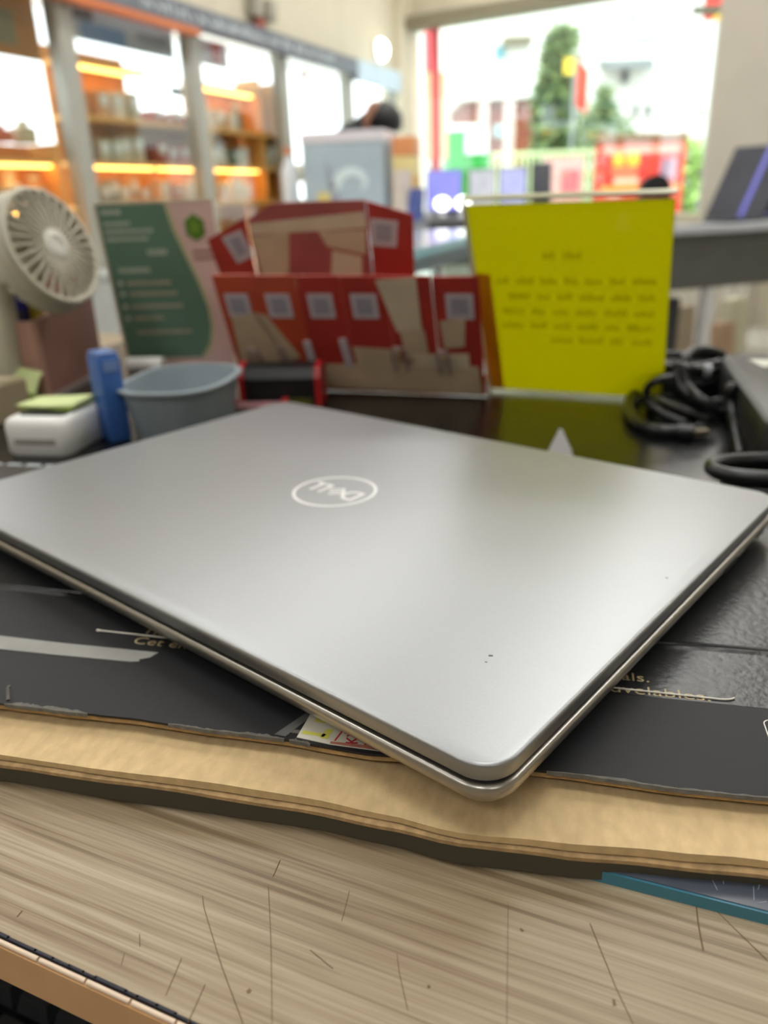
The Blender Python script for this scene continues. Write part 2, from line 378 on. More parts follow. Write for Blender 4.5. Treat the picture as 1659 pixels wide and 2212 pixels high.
# ================================================================== the desk
DZ = .75
DY = R(-24.6)
desk = thing('desk', 'light wood laminate desk with a tan edge band and scratched top', 'desk', (-.0929, .1331, 0), DY)
WOOD = wood_mat()
TAN = mat('tan_edge_band', (222, 174, 124), .5, var=.08, scale=40, bump=.05)
MB().span(-.75, .95, .0012, .74, DZ - .013, DZ).build('desktop', WOOD, desk)
MB().span(-.75, .95, -.0008, .0012, DZ - .0135, DZ - .0014).build('edge_band', TAN, desk)
eb = MB()                                   # rounded pale lip of the band, cracked into lengths
xs = [-.75, -.4, -.2, -.06, .012, .026, .0385, .0505, .066, .12, .3, .6, .95]
for a, b in zip(xs[:-1], xs[1:]):
    eb.tube([(a + .0003, .0000, DZ - .0008), (b - .0003, .0000, DZ - .0008)], .0006, n=10, smooth=1)
eb.build('edge_lip', mat('pale_lip', (232, 208, 184), .45, var=.06, scale=60), desk, 50)
sm = MB(); random.seed(5)
x = -.75
while x < .95:
    d = random.uniform(.003, .009)
    sm.span(x, x + d + .0006, .0008 + random.uniform(0, .0002), .0013 + random.uniform(0, .0003) * (1 if random.random() < .95 else 2), DZ - .001, DZ + .00006); x += d
sm.build('glue_seam', mat('seam_dark', (44, 44, 56), .7, var=.1, scale=90), desk)
for sx in (-.70, .90):
    MB().span(sx - .02, sx + .02, .04, .70, 0, DZ - .013).build('side_panel', mat('desk_panel', (176, 158, 128), .5, var=.08, scale=20), desk)
MB().span(-.68, .88, .60, .618, .25, DZ - .013).build('modesty_panel', MATS['desk_panel'], desk)
SCR = mat('scratch_brown', (116, 94, 68), .8, var=.2, scale=90)
Dinv = (Matrix.Translation((-.0929, .1331, 0)) @ Matrix.Rotation(DY, 4, 'Z')).inverted()
def scratch(p, wd):
    wd *= .75
    P = [Dinv @ Vector(q) for q in p]; m = MB()
    for a, b in zip(P[:-1], P[1:]):
        d = (b - a); n = Vector((-d.y, d.x, 0)).normalized() * wd / 2
        m.loft([[a - n, a + n, a + n + Vector((0, 0, .00005)), a - n + Vector((0, 0, .00005))], [b - n, b + n, b + n + Vector((0, 0, .00005)), b - n + Vector((0, 0, .00005))]])
    m.build('scratch', SCR, desk)
scratch([(0.0705, 0.1366, 0.7501), (0.0688, 0.1306, 0.7501), (0.0673, 0.1238, 0.7501)], .0004)
scratch([(0.0442, 0.1317, 0.7501), (0.0456, 0.1160, 0.7501), (0.0468, 0.1079, 0.7501)], .00022)
scratch([(0.0744, 0.1336, 0.7501), (0.0802, 0.1208, 0.7501)], .0002)
scratch([(-0.0478, 0.1434, 0.7501), (-0.0468, 0.1400, 0.7501), (-0.0395, 0.1238, 0.7501), (-0.0328, 0.1108, 0.7501)], .00022)
scratch([(-0.0319, 0.1455, 0.7501), (-0.0293, 0.1292, 0.7501), (-0.0268, 0.1106, 0.7501)], .00018)
scratch([(0.0263, 0.1382, 0.7501), (0.0213, 0.1088, 0.7501)], .00014)
scratch([(-0.0491, 0.1265, 0.7501), (-0.0505, 0.1177, 0.7501)], .0002)
scratch([(-0.0425, 0.1199, 0.7501), (-0.0444, 0.1114, 0.7501)], .0002)
scratch([(-0.0299, 0.1537, 0.7501), (-0.0311, 0.1486, 0.7501)], .00025)
scratch([(-0.0202, 0.1274, 0.7501), (-0.0148, 0.1226, 0.7501)], .0002)
scratch([(-0.0910, 0.1409, 0.7501), (-0.0915, 0.1392, 0.7501)], .0004)
scratch([(-0.0604, 0.1331, 0.7501), (-0.0594, 0.1298, 0.7501)], .00025)
scratch([(-0.0625, 0.1282, 0.7501), (-0.0623, 0.1253, 0.7501)], .00018)
scratch([(-0.0118, 0.1432, 0.7501), (-0.0134, 0.1347, 0.7501)], .00015)
scratch([(-0.0006, 0.1257, 0.7501), (-0.0003, 0.1212, 0.7501), (0.0012, 0.1127, 0.7501)], .00018)
scratch([(-0.0330, 0.1183, 0.7501), (-0.0324, 0.1178, 0.7501)], .0012)
scratch([(0.0059, 0.1179, 0.7501), (0.0060, 0.1173, 0.7501)], .0008)
scratch([(0.0444, 0.1133, 0.7501), (0.0442, 0.1119, 0.7501)], .0008)
scratch([(0.0279, 0.1310, 0.7501), (0.0285, 0.1303, 0.7501)], .0007)

mt = thing('desk_mat', 'large glossy black desk mat covering the back of the desk', 'mat', (-.0929, .1331, DZ), DY)
MB().span(-.55, .80, .20, .735, 0, .003, bev=.001).build('sheet', mat('black_vinyl', (17, 17, 19), .24, var=.2, scale=50, bump=.06, rvar=.08), mt)
MB().span(-.55, .80, .20, .206, .003, .0036).build('hem', mat('black_hem', (26, 26, 28), .5, var=.2, scale=50), mt)
MZ = DZ + .0031

# keyboard on a pull-out tray under the desk edge
tr = thing('keyboard_tray', 'black pull-out tray hanging under the front edge of the desk', 'tray', (-.0929, .1331, 0), DY)
MB().span(-.45, .35, -.10, .26, .575, .59, bev=.002).build('tray_board', mat('tray_black', (16, 16, 17), .6, var=.2, scale=50), tr)
for sx in (-.44, .34): MB().span(sx - .006, sx + .006, .02, .26, .59, .726).build('side_bracket', GREYM, tr)
kb = thing('keyboard', 'black computer keyboard on the tray below the desk edge', 'keyboard', (-.0929, .1331, .5901), DY)
MB().span(-.33, .13, -.04, .10, 0, .018, bev=.004).build('body', BLACKP, kb)
kme = None
KM = mat('key_black', (52, 52, 54), .35, var=.15, scale=60)
for rr in range(6):
    for cc in range(23):
        if kme is None:
            ko = MB().loft([[(px * .0085, py * .0085, .018) for px, py in ((-1, -1), (1, -1), (1, 1), (-1, 1))], [(px * .0066, py * .0066 + .0006, .0255) for px, py in ((-1, -1), (1, -1), (1, 1), (-1, 1))]]).build('key', KM, kb); kme = ko.data
        else: ko = link('key', kme, None, kb)
        ko.location = (-.318 + cc * .0195, -.025 + rr * .0215, 0)

# blue-edged sheet lying on the desk, half under the carton
BSP = (0.0852, 0.1313, 0.7500)
bs = thing('acrylic_sheet', 'dark scratched sheet with a teal blue edge sticking out under the carton', 'sheet', (BSP[0] - .001, BSP[1] - .0016, DZ), R(-21.5))
MB().prism([(-.10, 0), (.20, 0), (.20, .15), (-.10, .15)], 0, .0034).build('sheet', mat('teal_edge', (64, 128, 150), .35, var=.08, scale=30), bs)
MB().prism([(-.0995, .0006), (.1995, .0006), (.1995, .1495), (-.0995, .1495)], .0034, .0037).build('top_film', mat('dark_film', (86, 92, 104), .25, var=.15, scale=40, rvar=.1), bs)
random.seed(11)
for i in range(9):
    a = random.uniform(0, 3.1); L_ = random.uniform(.002, .005); cx, cy = random.uniform(-.014, .01), random.uniform(.002, .012)
    MB().box((cx, cy, .00374), (L_, .00014, .0001), a).build('scratch', mat('film_scratch', (160, 176, 190), .4, var=.1, scale=90), bs)

# ================================================================== flattened carton
CY = R(-13.72)
cu_, cv_ = (math.cos(CY), math.sin(CY)), (-math.sin(CY), math.cos(CY))
c0 = (cv_[0] * .1720, cv_[1] * .1720, DZ)     # carton frame origin: on its black front edge
ct = thing('flattened_carton', 'flattened black carton with torn kraft flap lying under the laptop', 'carton', c0, CY)
KRAFT = mat('kraft_board', (210, 182, 136), .8, var=.10, scale=330, bump=.18, stretch=(1, .5, 1))
KRAFTD = mat('kraft_edge', (176, 146, 104), .85, var=.25, scale=300, bump=.3)
INK = mat('carton_black_ink', (31, 31, 34), .58, var=.10, scale=260, bump=.05, rvar=.06, spec=.35)
INKG = mat('carton_taped_gloss', (33, 34, 36), .30, var=.06, scale=420, bump=.22, rvar=.06)
TORN = mat('torn_grey_fibre', (104, 101, 95), .9, var=.2, scale=400, bump=.4)
def wob(x, amp, sd):
    return amp * (math.sin(x * 61 + sd) * .5 + math.sin(x * 143 + sd * 2.1) * .3 + math.sin(x * 390 + sd * 3.7) * .12 + math.sin(x * 1130 + sd) * .08)
def slab(x0, x1, yf, yb, z0, z1, n=120):       # a sheet whose front edge follows yf(x); z0, z1 may be functions
    fz = (lambda v: v if callable(v) else (lambda x, y: v)); a, b = fz(z0), fz(z1); rings = []
    for i in range(n + 1):
        x = x0 + (x1 - x0) * i / n; y = yf(x)
        ys = [y, y + .004, y + .010, y + .02, yb]
        rings.append([(x, q, b(x, q)) for q in ys] + [(x, q, a(x, q)) for q in reversed(ys)])
    return MB().loft(rings)
def kf(x):                                     # front line of the kraft flap, with the torn bulge near the laptop corner
    K = ((-.34, -.0172), (-.157, -.0172), (-.118, -.0178), (-.062, -.0178), (-.040, -.0193), (-.019, -.0219), (.003, -.0211), (.028, -.0192), (.052, -.0172), (.30, -.0170))
    for (a, p), (b, q) in zip(K[:-1], K[1:]):
        if a <= x <= b:
            t_ = (x - a) / (b - a); t_ = t_ * t_ * (3 - 2 * t_); return p + (q - p) * t_ + wob(x, .00028, 1.)
    return K[-1][1]
bot = MB(); bot.span(-.34, .30, -.012, .20, .0040, .0056); bot.build('bottom_board', mat('carton_bottom', (70, 64, 52), .85, var=.1, scale=100), ct)
slab(-.34, .30, lambda x: kf(x) - .0008 + wob(x, .0003, 5), .02, .0008, .0066).build('front_wall', mat('carton_side_dark', (74, 69, 56), .8, var=.06, scale=60), ct)
slab(-.34, .30, lambda x: kf(x) - .0013 + wob(x, .0006, 2.), .05, .0066, .0077).build('kraft_liner', KRAFTD, ct)
slab(-.34, .30, lambda x: kf(x) + .0002, .12, .0081, lambda x, y: .0096 + .0010 * math.exp(-((y - kf(x)) / .004) ** 2) * (.6 + .4 * math.sin(x * 55))).build('kraft_flap', KRAFT, ct)
slab(-.34, .30, lambda x: kf(x) + .0010 + wob(x, .0004, 7.), .04, .0077, .0082).build('flute_gap', mat('flute_dark', (96, 66, 40), .9, var=.3, scale=300), ct)
bf = lambda x: wob(x, .0007, 3.) - .0005 - .0018 * math.exp(-((x + .046) / .018) ** 2)
slab(-.34, .30, lambda x: bf(x) + .0010, .069, .0116, .0142, n=160).build('kraft_core', KRAFTD, ct)
slab(-.34, .30, bf, .0690, .0138, .0146, n=200).build('black_flap', INK, ct)
MB().span(-.34, .30, .0715, .215, .0088, .0144).build('black_panel', INKG, ct)
MB().span(-.34, .30, .012, .215, .0056, .0104).build('inner_board', KRAFTD, ct)
cr = []
for i in range(121):
    x = -.34 + .64 * i / 120; o = wob(x, .0006, 9)
    cr.append([(x, .0690 + o - .0020, .0144), (x, .0694 + o, .0151), (x, .0702 + o, .0150), (x, .0708 + o, .0141), (x, .0716 + o, .0149), (x, .0732 + o, .0146), (x, .0735 + o, .0138), (x, .069 + o - .002, .0136)])
MB().loft(cr).build('crease', INKG, ct)
MB().span(-.10, .30, .0385, .0685, .01455, .01466).build('clear_tape', INKG, ct)
# torn fibres along the black edge
random.seed(21)
tf = []
for x0, x1 in ((-.30, -.168), (-.166, -.137), (-.11, -.0735), (-.072, -.0655), (.0, .10)):
    n = 90
    rings = []; lv = .0006
    for i in range(n + 1):
        x = x0 + (x1 - x0) * i / n
        lv = min(.0015, max(.0002, lv + random.gauss(0, .00016))) * (1 if x < 0 else .93); e_ = bf(x) + lv * min(1, 6 * i / n, 6 * (n - i) / n + .05)
        rings.append([(x, bf(x) - .0003 - .0002 * random.random(), .0136), (x, bf(x) - .0002, .0147), (x, e_, .01476), (x, e_ + .0001, .0144)])
    MB().loft(rings).build('torn_fibre', TORN, ct)
MB().tube([(-.1660, .0012, .0146), (-.1672, .0030, .0154), (-.1682, .0047, .0165), (-.1679, .0056, .0168)], .0006, n=6).build('fibre_curl', TORN, ct)
# grey paper tape remnant
gt = [(-.30, .0272), (-.17, .0276), (-.139, .0282), (-.1358, .0290), (-.1368, .0300), (-.1335, .0318), (-.1322, .0352), (-.17, .0350), (-.197, .0356), (-.30, .0360)]
MB().prism(gt, .0146, .01478).build('paper_tape', mat('grey_paper_tape', (150, 149, 144), .75, var=.08, scale=120, bump=.15), ct)
MB().prism([(-.0735, .0022), (-.060, .0022), (-.0585, .0042), (-.074, .0036)], .0146, .01474).build('scuff', TORN, ct)
# sticker by the laptop corner
st = MB().prism([(-.0702, .0004), (-.060, -.0008), (-.034, -.0012), (-.028, .024), (-.0690, .0240)], .0146, .01484).build('paper_sticker', mat('sticker_paper', (214, 210, 196), .6, var=.05, scale=60), ct)
YM = mat('sticker_yellow', (214, 210, 96), .6, var=.05, scale=60)
for q in ([(-.0695, .0022), (-.0625, .0018), (-.0622, .0032), (-.0692, .0036)], [(-.0636, .0012), (-.0612, .0012), (-.0606, .0056), (-.0628, .0056)], [(-.0675, .0080), (-.0630, .0080), (-.0620, .0112), (-.0672, .0110)]):
    MB().prism(q, .01484, .0149).build('yellow_mark', YM, st)
RED = mat('sticker_red_ink', (190, 44, 50), .6, var=.06, scale=60)
MB().prism([(-.0592, .0008), (-.0587, .0008), (-.0566, .0110), (-.0571, .0110)], .01484, .01491).build('red_rule', RED, st)
text_obj('red_lettering', 'K\u00dd T', .0050, RED, st, Matrix.Translation((-.0522, .0004, .01488)) @ Matrix.Rotation(R(98), 4, 'Z'), bold=.00006)
text_obj('red_lettering', 'D', .0050, RED, st, Matrix.Translation((-.0468, .0008, .01488)) @ Matrix.Rotation(R(98), 4, 'Z'), bold=.00006)
MB().prism([(-.060, -.0006), (-.034, -.0012), (-.034, .0008), (-.060, .0003)], .01486, .01494).build('worn_red_patch', mat('worn_red', (176, 112, 98), .7, var=.25, scale=250), st)
MB().prism([(-.0770, .0005), (-.0735, .0002), (-.0686, .0115), (-.0705, .013)], .0146, .01482).build('clear_tape_fold', mat('tape_fold', (96, 96, 94), .35, var=.2, scale=150, bump=.4), ct)
# print
def fit_text(name, body, size, m, parent, M, width):
    o = text_obj(name, body, size, m, parent, Matrix.Identity(4), bold=-.00004)
    w_ = max(v.co.x for v in o.data.vertices) - min(v.co.x for v in o.data.vertices)
    o.data.transform(M @ Matrix.Diagonal((width / w_, 1.12, 1, 1)))
INKT = mat('printed_tan_ink', (196, 176, 134), .55, var=.06, scale=80)
fit_text('printed_text', 'Cet emballage est fait de mat\u00e9riaux recycl\u00e9s et renouvelables.', .0056, INKT, ct, Matrix.Translation((-.1449, .0392, .01471)), .1911)
fit_text('printed_text', 'This packaging is made of recycled and renewable materials.', .0056, INKT, ct, Matrix.Translation((-.1449, .0462, .01471)), .1744)
ic = rrect(.026, .0150, .0022, 5, .0725, .0255); ici = rrect(.0254, .0144, .0019, 5, .0725, .0255)
m = MB(); n = len(ic)
for i in range(n):
    j = (i + 1) % n
    m.loft([[(*ic[i], .0146), (*ici[i], .0146), (*ici[i], .01470), (*ic[i], .01470)], [(*ic[j], .0146), (*ici[j], .0146), (*ici[j], .01470), (*ic[j], .01470)]], caps=(False, False))
m.build('printed_outline', mat('printed_white', (226, 224, 214), .55, var=.04, scale=80), ct)

sw = thing('white_string', 'thin straight white string lying across the black carton and under the laptop', 'string', (c0[0], c0[1], DZ + .0146), CY)
MB().tube([(-.1612, .0448, .0004), (-.10, .0437, .0004), (.0, .0412, .0004), (.044, .0405, .0004), (.0495, .0404, .0004), (.0522, .0409, .0004), (.0536, .0418, .0004)], .00026, n=8).build('strand', mat('cord_white', (236, 232, 220), .4, var=.03, scale=90), sw, 60)
MB().tube([(-.1618, .0448, .0004), (-.1606, .0448, .0004)], .00042, n=8, smooth=1).build('tip', MATS['cord_white'], sw, 60)

# ================================================================== laptop
LP = thing('laptop', 'closed silver laptop with a ringed logo on its lid, lying on the carton', 'laptop', (-.02046, .33312, DZ), math.atan2(-.6562, .7545))
ALU = mat('satin_aluminium', (167, 169, 172), .42, .95, var=.02, scale=900, bump=.03, rvar=.03)
ALUB = mat('satin_aluminium_base', (178, 174, 168), .32, .97, var=.03, scale=900, bump=.03)
LWD, LHT = .314, .2261
def lring(ins, z, r=.0105): return [(x, y, z) for x, y in rrect(LWD - 2 * ins, LHT - 2 * ins, max(r - ins, .002), 10)]
MB().loft([lring(.0016, .0262), lring(.0010, .0264), lring(.0004, .0272), lring(.0000, .0306), lring(.0001, .0313), lring(.0004, .0317), lring(.0008, .0319), lring(.0013, .0320)]).build('lid', ALU, LP, 35)
MB().loft([lring(.0030, .0246), lring(.0030, .0264)]).build('lid_gasket', mat('gasket_black', (14, 15, 16), .6, var=.2, scale=80), LP)
MB().loft([lring(.016, .0168), lring(.0075, .0172), lring(.0022, .0190), lring(.0004, .0212), lring(-.0002, .0232), lring(.0000, .0243), lring(.0006, .0250), lring(.0014, .0252)]).build('base', ALUB, LP, 40)
for sx, sy, sl in ((-.10, -.085, .05), (.10, -.085, .05), (.0, .088, .24)):
    MB().span(sx - sl / 2, sx + sl / 2, sy - .005, sy + .005, .0146, .0172, bev=.001).build('rubber_foot', mat('rubber_black', (18, 18, 19), .8, var=.2, scale=80), LP)
for y0, y1, z0, z1 in ((.045, .060, .0206, .0232), (.070, .0785, .0208, .0230), (.085, .0935, .0212, .0228)):
    MB().span(.1566, .1572, y0, y1, z0, z1, bev=.0002, seg=1).build('port', MATS['gasket_black'], LP)
MB().span(-.12, .12, .1108, .1136, .0235, .0268, bev=.001).build('hinge_cover', MATS['gasket_black'], LP)
EMB = mat('logo_chrome', (236, 236, 234), .45, .0, var=.02, scale=200)
lg = MB(); n = 64; Ro, Ri = .0197, .0182; rings = []
for i in range(n + 1):
    a = 2 * math.pi * i / n; c, s_ = math.cos(a), math.sin(a)
    rings.append([(Ri * c, Ri * s_, .0318), (Ro * c, Ro * s_, .0318), (Ro * c, Ro * s_, .03212), (Ri * c, Ri * s_, .03212)])
lg.loft(rings, caps=(False, False))
# letters of the logo, drawn upright, then turned 180 degrees about the lid
T180 = Matrix.Rotation(math.pi, 4, 'Z')
BZ = 0.
def bar(p, q, wd):
    p, q = Vector((*p, 0)), Vector((*q, 0)); d = q - p
    global BZ; BZ += 2e-6
    lg.box(((p + q) / 2) + Vector((0, 0, .03202 + BZ)), (d.length + wd * .6, wd, .0002), math.atan2(d.y, d.x), M=T180)
hgt = .0046; wd = .0016
P = []
for i in range(13):
    a = R(-90 + 180 * i / 12); P.append((-.0112 + .0048 * math.cos(a), hgt * math.sin(a)))
bar((-.0136, -hgt), (-.0136, hgt), wd); bar((-.0136, hgt), (-.0112, hgt), wd); bar((-.0136, -hgt), (-.0112, -hgt), wd)
for a, b in zip(P[:-1], P[1:]): bar(a, b, wd)
E0 = Vector((-.0062, .0)); ea = R(-32); ex = Vector((math.cos(R(38)), math.sin(R(38)))); ey = Vector((-ex.y, ex.x))
for kk in (-1, 0, 1):
    c = Vector((-.0012, 0)) + ey * (.0030 * kk); bar(c - ex * .0032, c + ex * .0032, .0013)
c1 = Vector((-.0012, 0)) - ex * .0032; bar(c1 - ey * .0030, c1 + ey * .0030, .0013)
for lx in (.0058, .0112):
    bar((lx, hgt), (lx, -hgt), wd); bar((lx, -hgt), (lx + .0034, -hgt), wd)
lo_ = lg.build('logo', EMB, LP); lo_.location = (-.0058, .0037, 0)
for q, s_ in (((.1277, -.0704), .0008), ((.1285, -.0741), .00045), ((.1488, .0078), .0006)):
    MB().box((q[0], q[1], .03202), (s_ * 1.6, s_, .00006), .5, bev=.00001, seg=1).build('scuff_mark', mat('scuff_grey', (110, 106, 104), .7, var=.2, scale=300), LP)

# ================================================================== things at the back of the desk
# --- yellow sign in a leaning clear holder
def leaning(px, py, yaw, lean):                # frame: x along the base, y up the sheet, z towards the camera side
    return Matrix.Rotation(lean, 4, 'X') @ FLATX
ysx, ysy, YYAW, YLEAN, YWD, YHT = .0940, .6510, R(-23.5), R(27.5), .1387, .1702
ys = thing('table_sign', 'bright yellow notice in a leaning clear acrylic holder', 'sign', (ysx, ysy, MZ), YYAW)
ML = Matrix.Rotation(YLEAN, 4, 'X') @ FLATX   # x right, y up the leaning sheet, z (towards the camera)
YEL = mat('yellow_paper', (206, 204, 4), .55, var=.02, scale=40)
def translucent(m, f, rgb):
    nt = m.node_tree; b = nt.nodes['Principled BSDF']; o = nt.nodes['Material Output']
    t = nt.nodes.new('ShaderNodeBsdfTranslucent'); t.inputs[0].default_value = (*lin(rgb), 1)
    x = nt.nodes.new('ShaderNodeMixShader'); x.inputs[0].default_value = f
    nt.links.new(b.outputs[0], x.inputs[1]); nt.links.new(t.outputs[0], x.inputs[2]); nt.links.new(x.outputs[0], o.inputs[0])
translucent(YEL, .72, (226, 224, 4))
MB().span(.001, YWD - .001, .003, YHT - .004, .0000, .0005, M=ML).build('paper', YEL, ys)
ACR = pane_mat('clear_acrylic', (252, 252, 248), .02)
MB().span(0, YWD, 0, YHT, .0007, .0022, M=ML).build('front_panel', ACR, ys)
MB().span(0, YWD, 0, YHT, -.0022, -.0004, M=ML).build('rear_panel', ACR, ys)
MB().span(0, YWD, YHT, YHT + .0016, -.0022, .0022, M=ML).build('top_edge', mat('acrylic_edge', (206, 204, 170), .3, var=.04, scale=40), ys)
MB().span(-.0016, 0, 0, YHT, -.0022, .0022, M=ML).build('side_edge', MATS['acrylic_edge'], ys)
MB().span(.0005, .012, .003, YHT * .66, .0005, .0007, M=ML).build('orange_reflection', mat('orange_reflection', (236, 176, 10), .5, var=.04, scale=40), ys)  # red reflected in the sheet's edge fold, painted as an orange strip
MB().span(0, YWD, 0, .06, 0, .002).build('foot_plate', ACR, ys)
TXT = pane_mat('show_through_print', (224, 222, 170), .0)
random.seed(4)
def wordrow(y, x0, x1, h, parent):
    x = x1; m = MB()
    while x > x0 + .004:
        wdt = random.uniform(.010, .019); a = max(x - wdt, x0); q = a
        while q < x - .001:                     # letter-like ticks, unreadable as in the photo
            lw_ = random.uniform(.0008, .0016)
            m.span(q, q + lw_, y, y + h * random.choice((.7, .7, 1., 1.05)), .0005, .00058, M=ML); q += lw_ + .0005
        x = a - .0045
    m.build('print_line', TXT, parent)
wordrow(.124, .052, .078, .006, ys)
for i, yy in enumerate((.104, .0905, .0775, .0650, .0525)): wordrow(yy, .016 if i < 4 else .048, .129, .0055, ys)

# --- tiered red card stand
rd = thing('card_stand', 'tiered stand of red cards with pale labels and clear hooks between the two signs', 'card stand', (-.1203, .6939, MZ), R(-17.5))
RL = R(21)
M1 = Matrix.Rotation(RL, 4, 'X') @ FLATX
REDC = mat('red_card', (176, 52, 42), .5, var=.14, scale=35)
REDO = mat('orange_red_card', (192, 76, 44), .5, var=.12, scale=35)
TANP = mat('tan_paper', (202, 178, 148), .6, var=.14, scale=30)
TANL = mat('pale_tan_paper', (214, 196, 168), .6, var=.10, scale=30)
ROSE = mat('rose_card', (170, 88, 84), .55, var=.15, scale=25)
LABM = mat('label_pale', (200, 188, 194), .6, var=.04, scale=50)
LABG = mat('label_grey', (160, 154, 164), .6, var=.14, scale=400)
W_, H_ = .2175, .1085
MB().span(0, W_, .0, .018, -.0045, -.0015, M=M1).build('bottom_rail', REDO, rd)
cw = W_ / 6
cards = []
for i in range(6):
    c = MB().prism([(i * cw + .0006, .002), ((i + 1) * cw - .0006, .002), ((i + 1) * cw - .0006, H_ - .0005 * i), (i * cw + .0006, H_ - .0005 * i)], 0, .0016, M=M1).build('card', (REDO, REDO, REDC, REDC, REDC, REDC)[i], rd)
    cards.append(c)
    lx = i * cw + cw * (.48 if i < 4 else .56); ly = H_ - .026
    if i != 4:
        MB().span(lx - .0105, lx + .0105, ly - .011, ly + .010, .0016, .0021, M=M1).build('pale_label', LABM, c)
        MB().span(lx - .0068, lx + .0068, ly - .0075, ly + .0065, .0021, .0024, M=M1).build('grey_square', LABG, c)
def patch(pts, m, z=.0022, th=.0004): MB().prism(pts, z, z + th, M=M1).build('paper_patch', m, rd)
patch([(.008, .072), (.033, .076), (.060, .012), (.004, .010)], TANP)
patch([(.028, .076), (.040, .074), (.062, .035), (.050, .030)], TANP)
patch([(.138, .104), (.170, .106), (.170, .060), (.150, .060)], TANL)
patch([(.152, .062), (.172, .062), (.174, .034), (.155, .034)], TANP, .0023)
patch([(.068, .006), (.215, .004), (.213, .030), (.152, .032), (.150, .044), (.110, .046), (.112, .030), (.070, .028)], TANP, .0024)
patch([(.160, .040), (.206, .042), (.206, .028), (.160, .030)], TANL, .0026)
patch([(.185, .070), (.205, .072), (.203, .048), (.187, .046)], TANP, .0022)
CLR = mat('clear_hook_plastic', (226, 206, 206), .12, 0, var=.02, scale=50, trans=.6)
for hx, hy, hw in ((.022, .042, .010), (.048, .044, .004), (.150, .046, .010), (.186, .044, .008)):
    MB().tube([(hx - hw / 2, hy - .022, .003), (hx - hw / 2, hy, .007), (hx, hy + .004, .010), (hx + hw / 2, hy, .007), (hx + hw / 2, hy - .022, .003)], .0013, n=8, M=M1).build('clear_hook', CLR, rd, 60)
for hx in (.072, .104): MB().span(hx, hx + .006, .018, .044, .0016, .004, M=M1 @ Matrix.Rotation(R(5), 4, 'Z')).build('pale_clip', LABM, rd)
# upper tier behind
M2 = Matrix.Translation((-.028, .045, 0)) @ Matrix.Rotation(R(12), 4, 'X') @ FLATX @ Matrix.Diagonal((.96, .89, 1, 1))
def up(pts, m, nm, z0=0., z1=.0016, par=None): return MB().prism(pts, z0, z1, M=M2).build(nm, m, par or rd)
ul = up([(-.003, .144), (.038, .164), (.040, .02), (.018, .02)], REDC, 'card')
uc = up([(.041, .162), (.066, .176), (.150, .176), (.150, .02), (.041, .02)], ROSE, 'card')
ur = up([(.151, .175), (.190, .162), (.184, .02), (.152, .02)], REDC, 'card')
up([(.012, .146), (.032, .153), (.040, .128), (.023, .121)], LABM, 'pale_label', .0016, .0021, ul)
up([(.018, .144), (.030, .148), (.035, .131), (.025, .127)], LABG, 'grey_square', .0021, .0025, ul)
up([(.153, .160), (.177, .157), (.174, .134), (.152, .136)], LABM, 'pale_label', .0016, .0021, ur)
up([(.157, .156), (.172, .154), (.170, .139), (.156, .140)], LABG, 'grey_square', .0021, .0025, ur)
up([(.042, .158), (.149, .166), (.149, .152), (.042, .148)], TANL, 'paper_patch', .0018, .0022, uc)
up([(.042, .146), (.078, .150), (.072, .112), (.046, .104)], TANP, 'paper_patch', .0018, .0022, uc)
up([(.105, .150), (.148, .150), (.146, .128), (.112, .136)], TANP, 'paper_patch', .0018, .0022, uc)
up([(.116, .132), (.142, .126), (.140, .104), (.112, .108)], TANL, 'paper_patch', .0018, .0022, uc)
up([(.058, .106), (.086, .110), (.086, .096), (.056, .098)], TANL, 'paper_patch', .0018, .0022, uc)
MB().span(.0, .19, .06, .075, 0, .002).build('base_plate', ACR, rd)
for bx in (.03, .16): MB().span(bx, bx + .003, -.005, .06, .0, .05).build('support_leg', ACR, rd)

# --- green poster stand
gp = thing('poster_stand', 'green and pink leaflet in a clear stand with a green hexagon emblem', 'poster', (-.2587, .8170, DZ), R(-4))
MB().span(-.02, .1316, -.01, .05, 0, MZ - DZ, bev=.0004, seg=1).build('foot_plate', ACR, gp)
MG = Matrix.Translation((0, 0, MZ - DZ)) @ Matrix.Rotation(R(9.6), 4, 'X') @ FLATX
GW, GH = .1116, .1596
sh = MB().span(0, GW, 0, GH, 0, .0012, M=MG).build('leaflet', mat('leaflet_pink', (236, 206, 198), .55, var=.05, scale=25), gp)
edge = [(.066, GH - .001), (.070, .135), (.078, .11), (.0865, .085), (.092, .06), (.0925, .04), (.088, .022), (.078, .0085)]
MB().prism([(.001, .0085)] + list(reversed(edge)) + [(.001, GH - .001)], .0012, .0015, M=MG).build('green_field', mat('leaflet_green', (104, 140, 120), .5, var=.12, scale=18), sh)
e2 = MB()
for a, b in zip(edge[:-1], edge[1:]):
    e2.prism([a, (a[0] + .0035, a[1]), (b[0] + .0035, b[1]), b], .0012, .0017, M=MG)
e2.build('pale_border', mat('leaflet_border', (208, 206, 160), .5, var=.05, scale=25), sh)
MB().prism([(.092 + .0105 * math.cos(R(30 + 60 * i)), .136 + .0125 * math.sin(R(30 + 60 * i))) for i in range(6)], .0012, .0019, M=MG).build('hexagon_emblem', mat('emblem_green', (96, 142, 44), .5, var=.1, scale=60), sh)
MB().prism([(.092 + .005 * math.cos(R(30 + 60 * i)), .136 + .006 * math.sin(R(30 + 60 * i))) for i in range(6)], .0019, .0022, M=MG).build('emblem_core', mat('emblem_core', (126, 166, 60), .5, var=.1, scale=60), sh)
random.seed(9)
LT = mat('leaflet_text', (206, 214, 196), .5, var=.08, scale=60); LTD = mat('leaflet_text_dark', (206, 188, 164), .5, var=.08, scale=60)
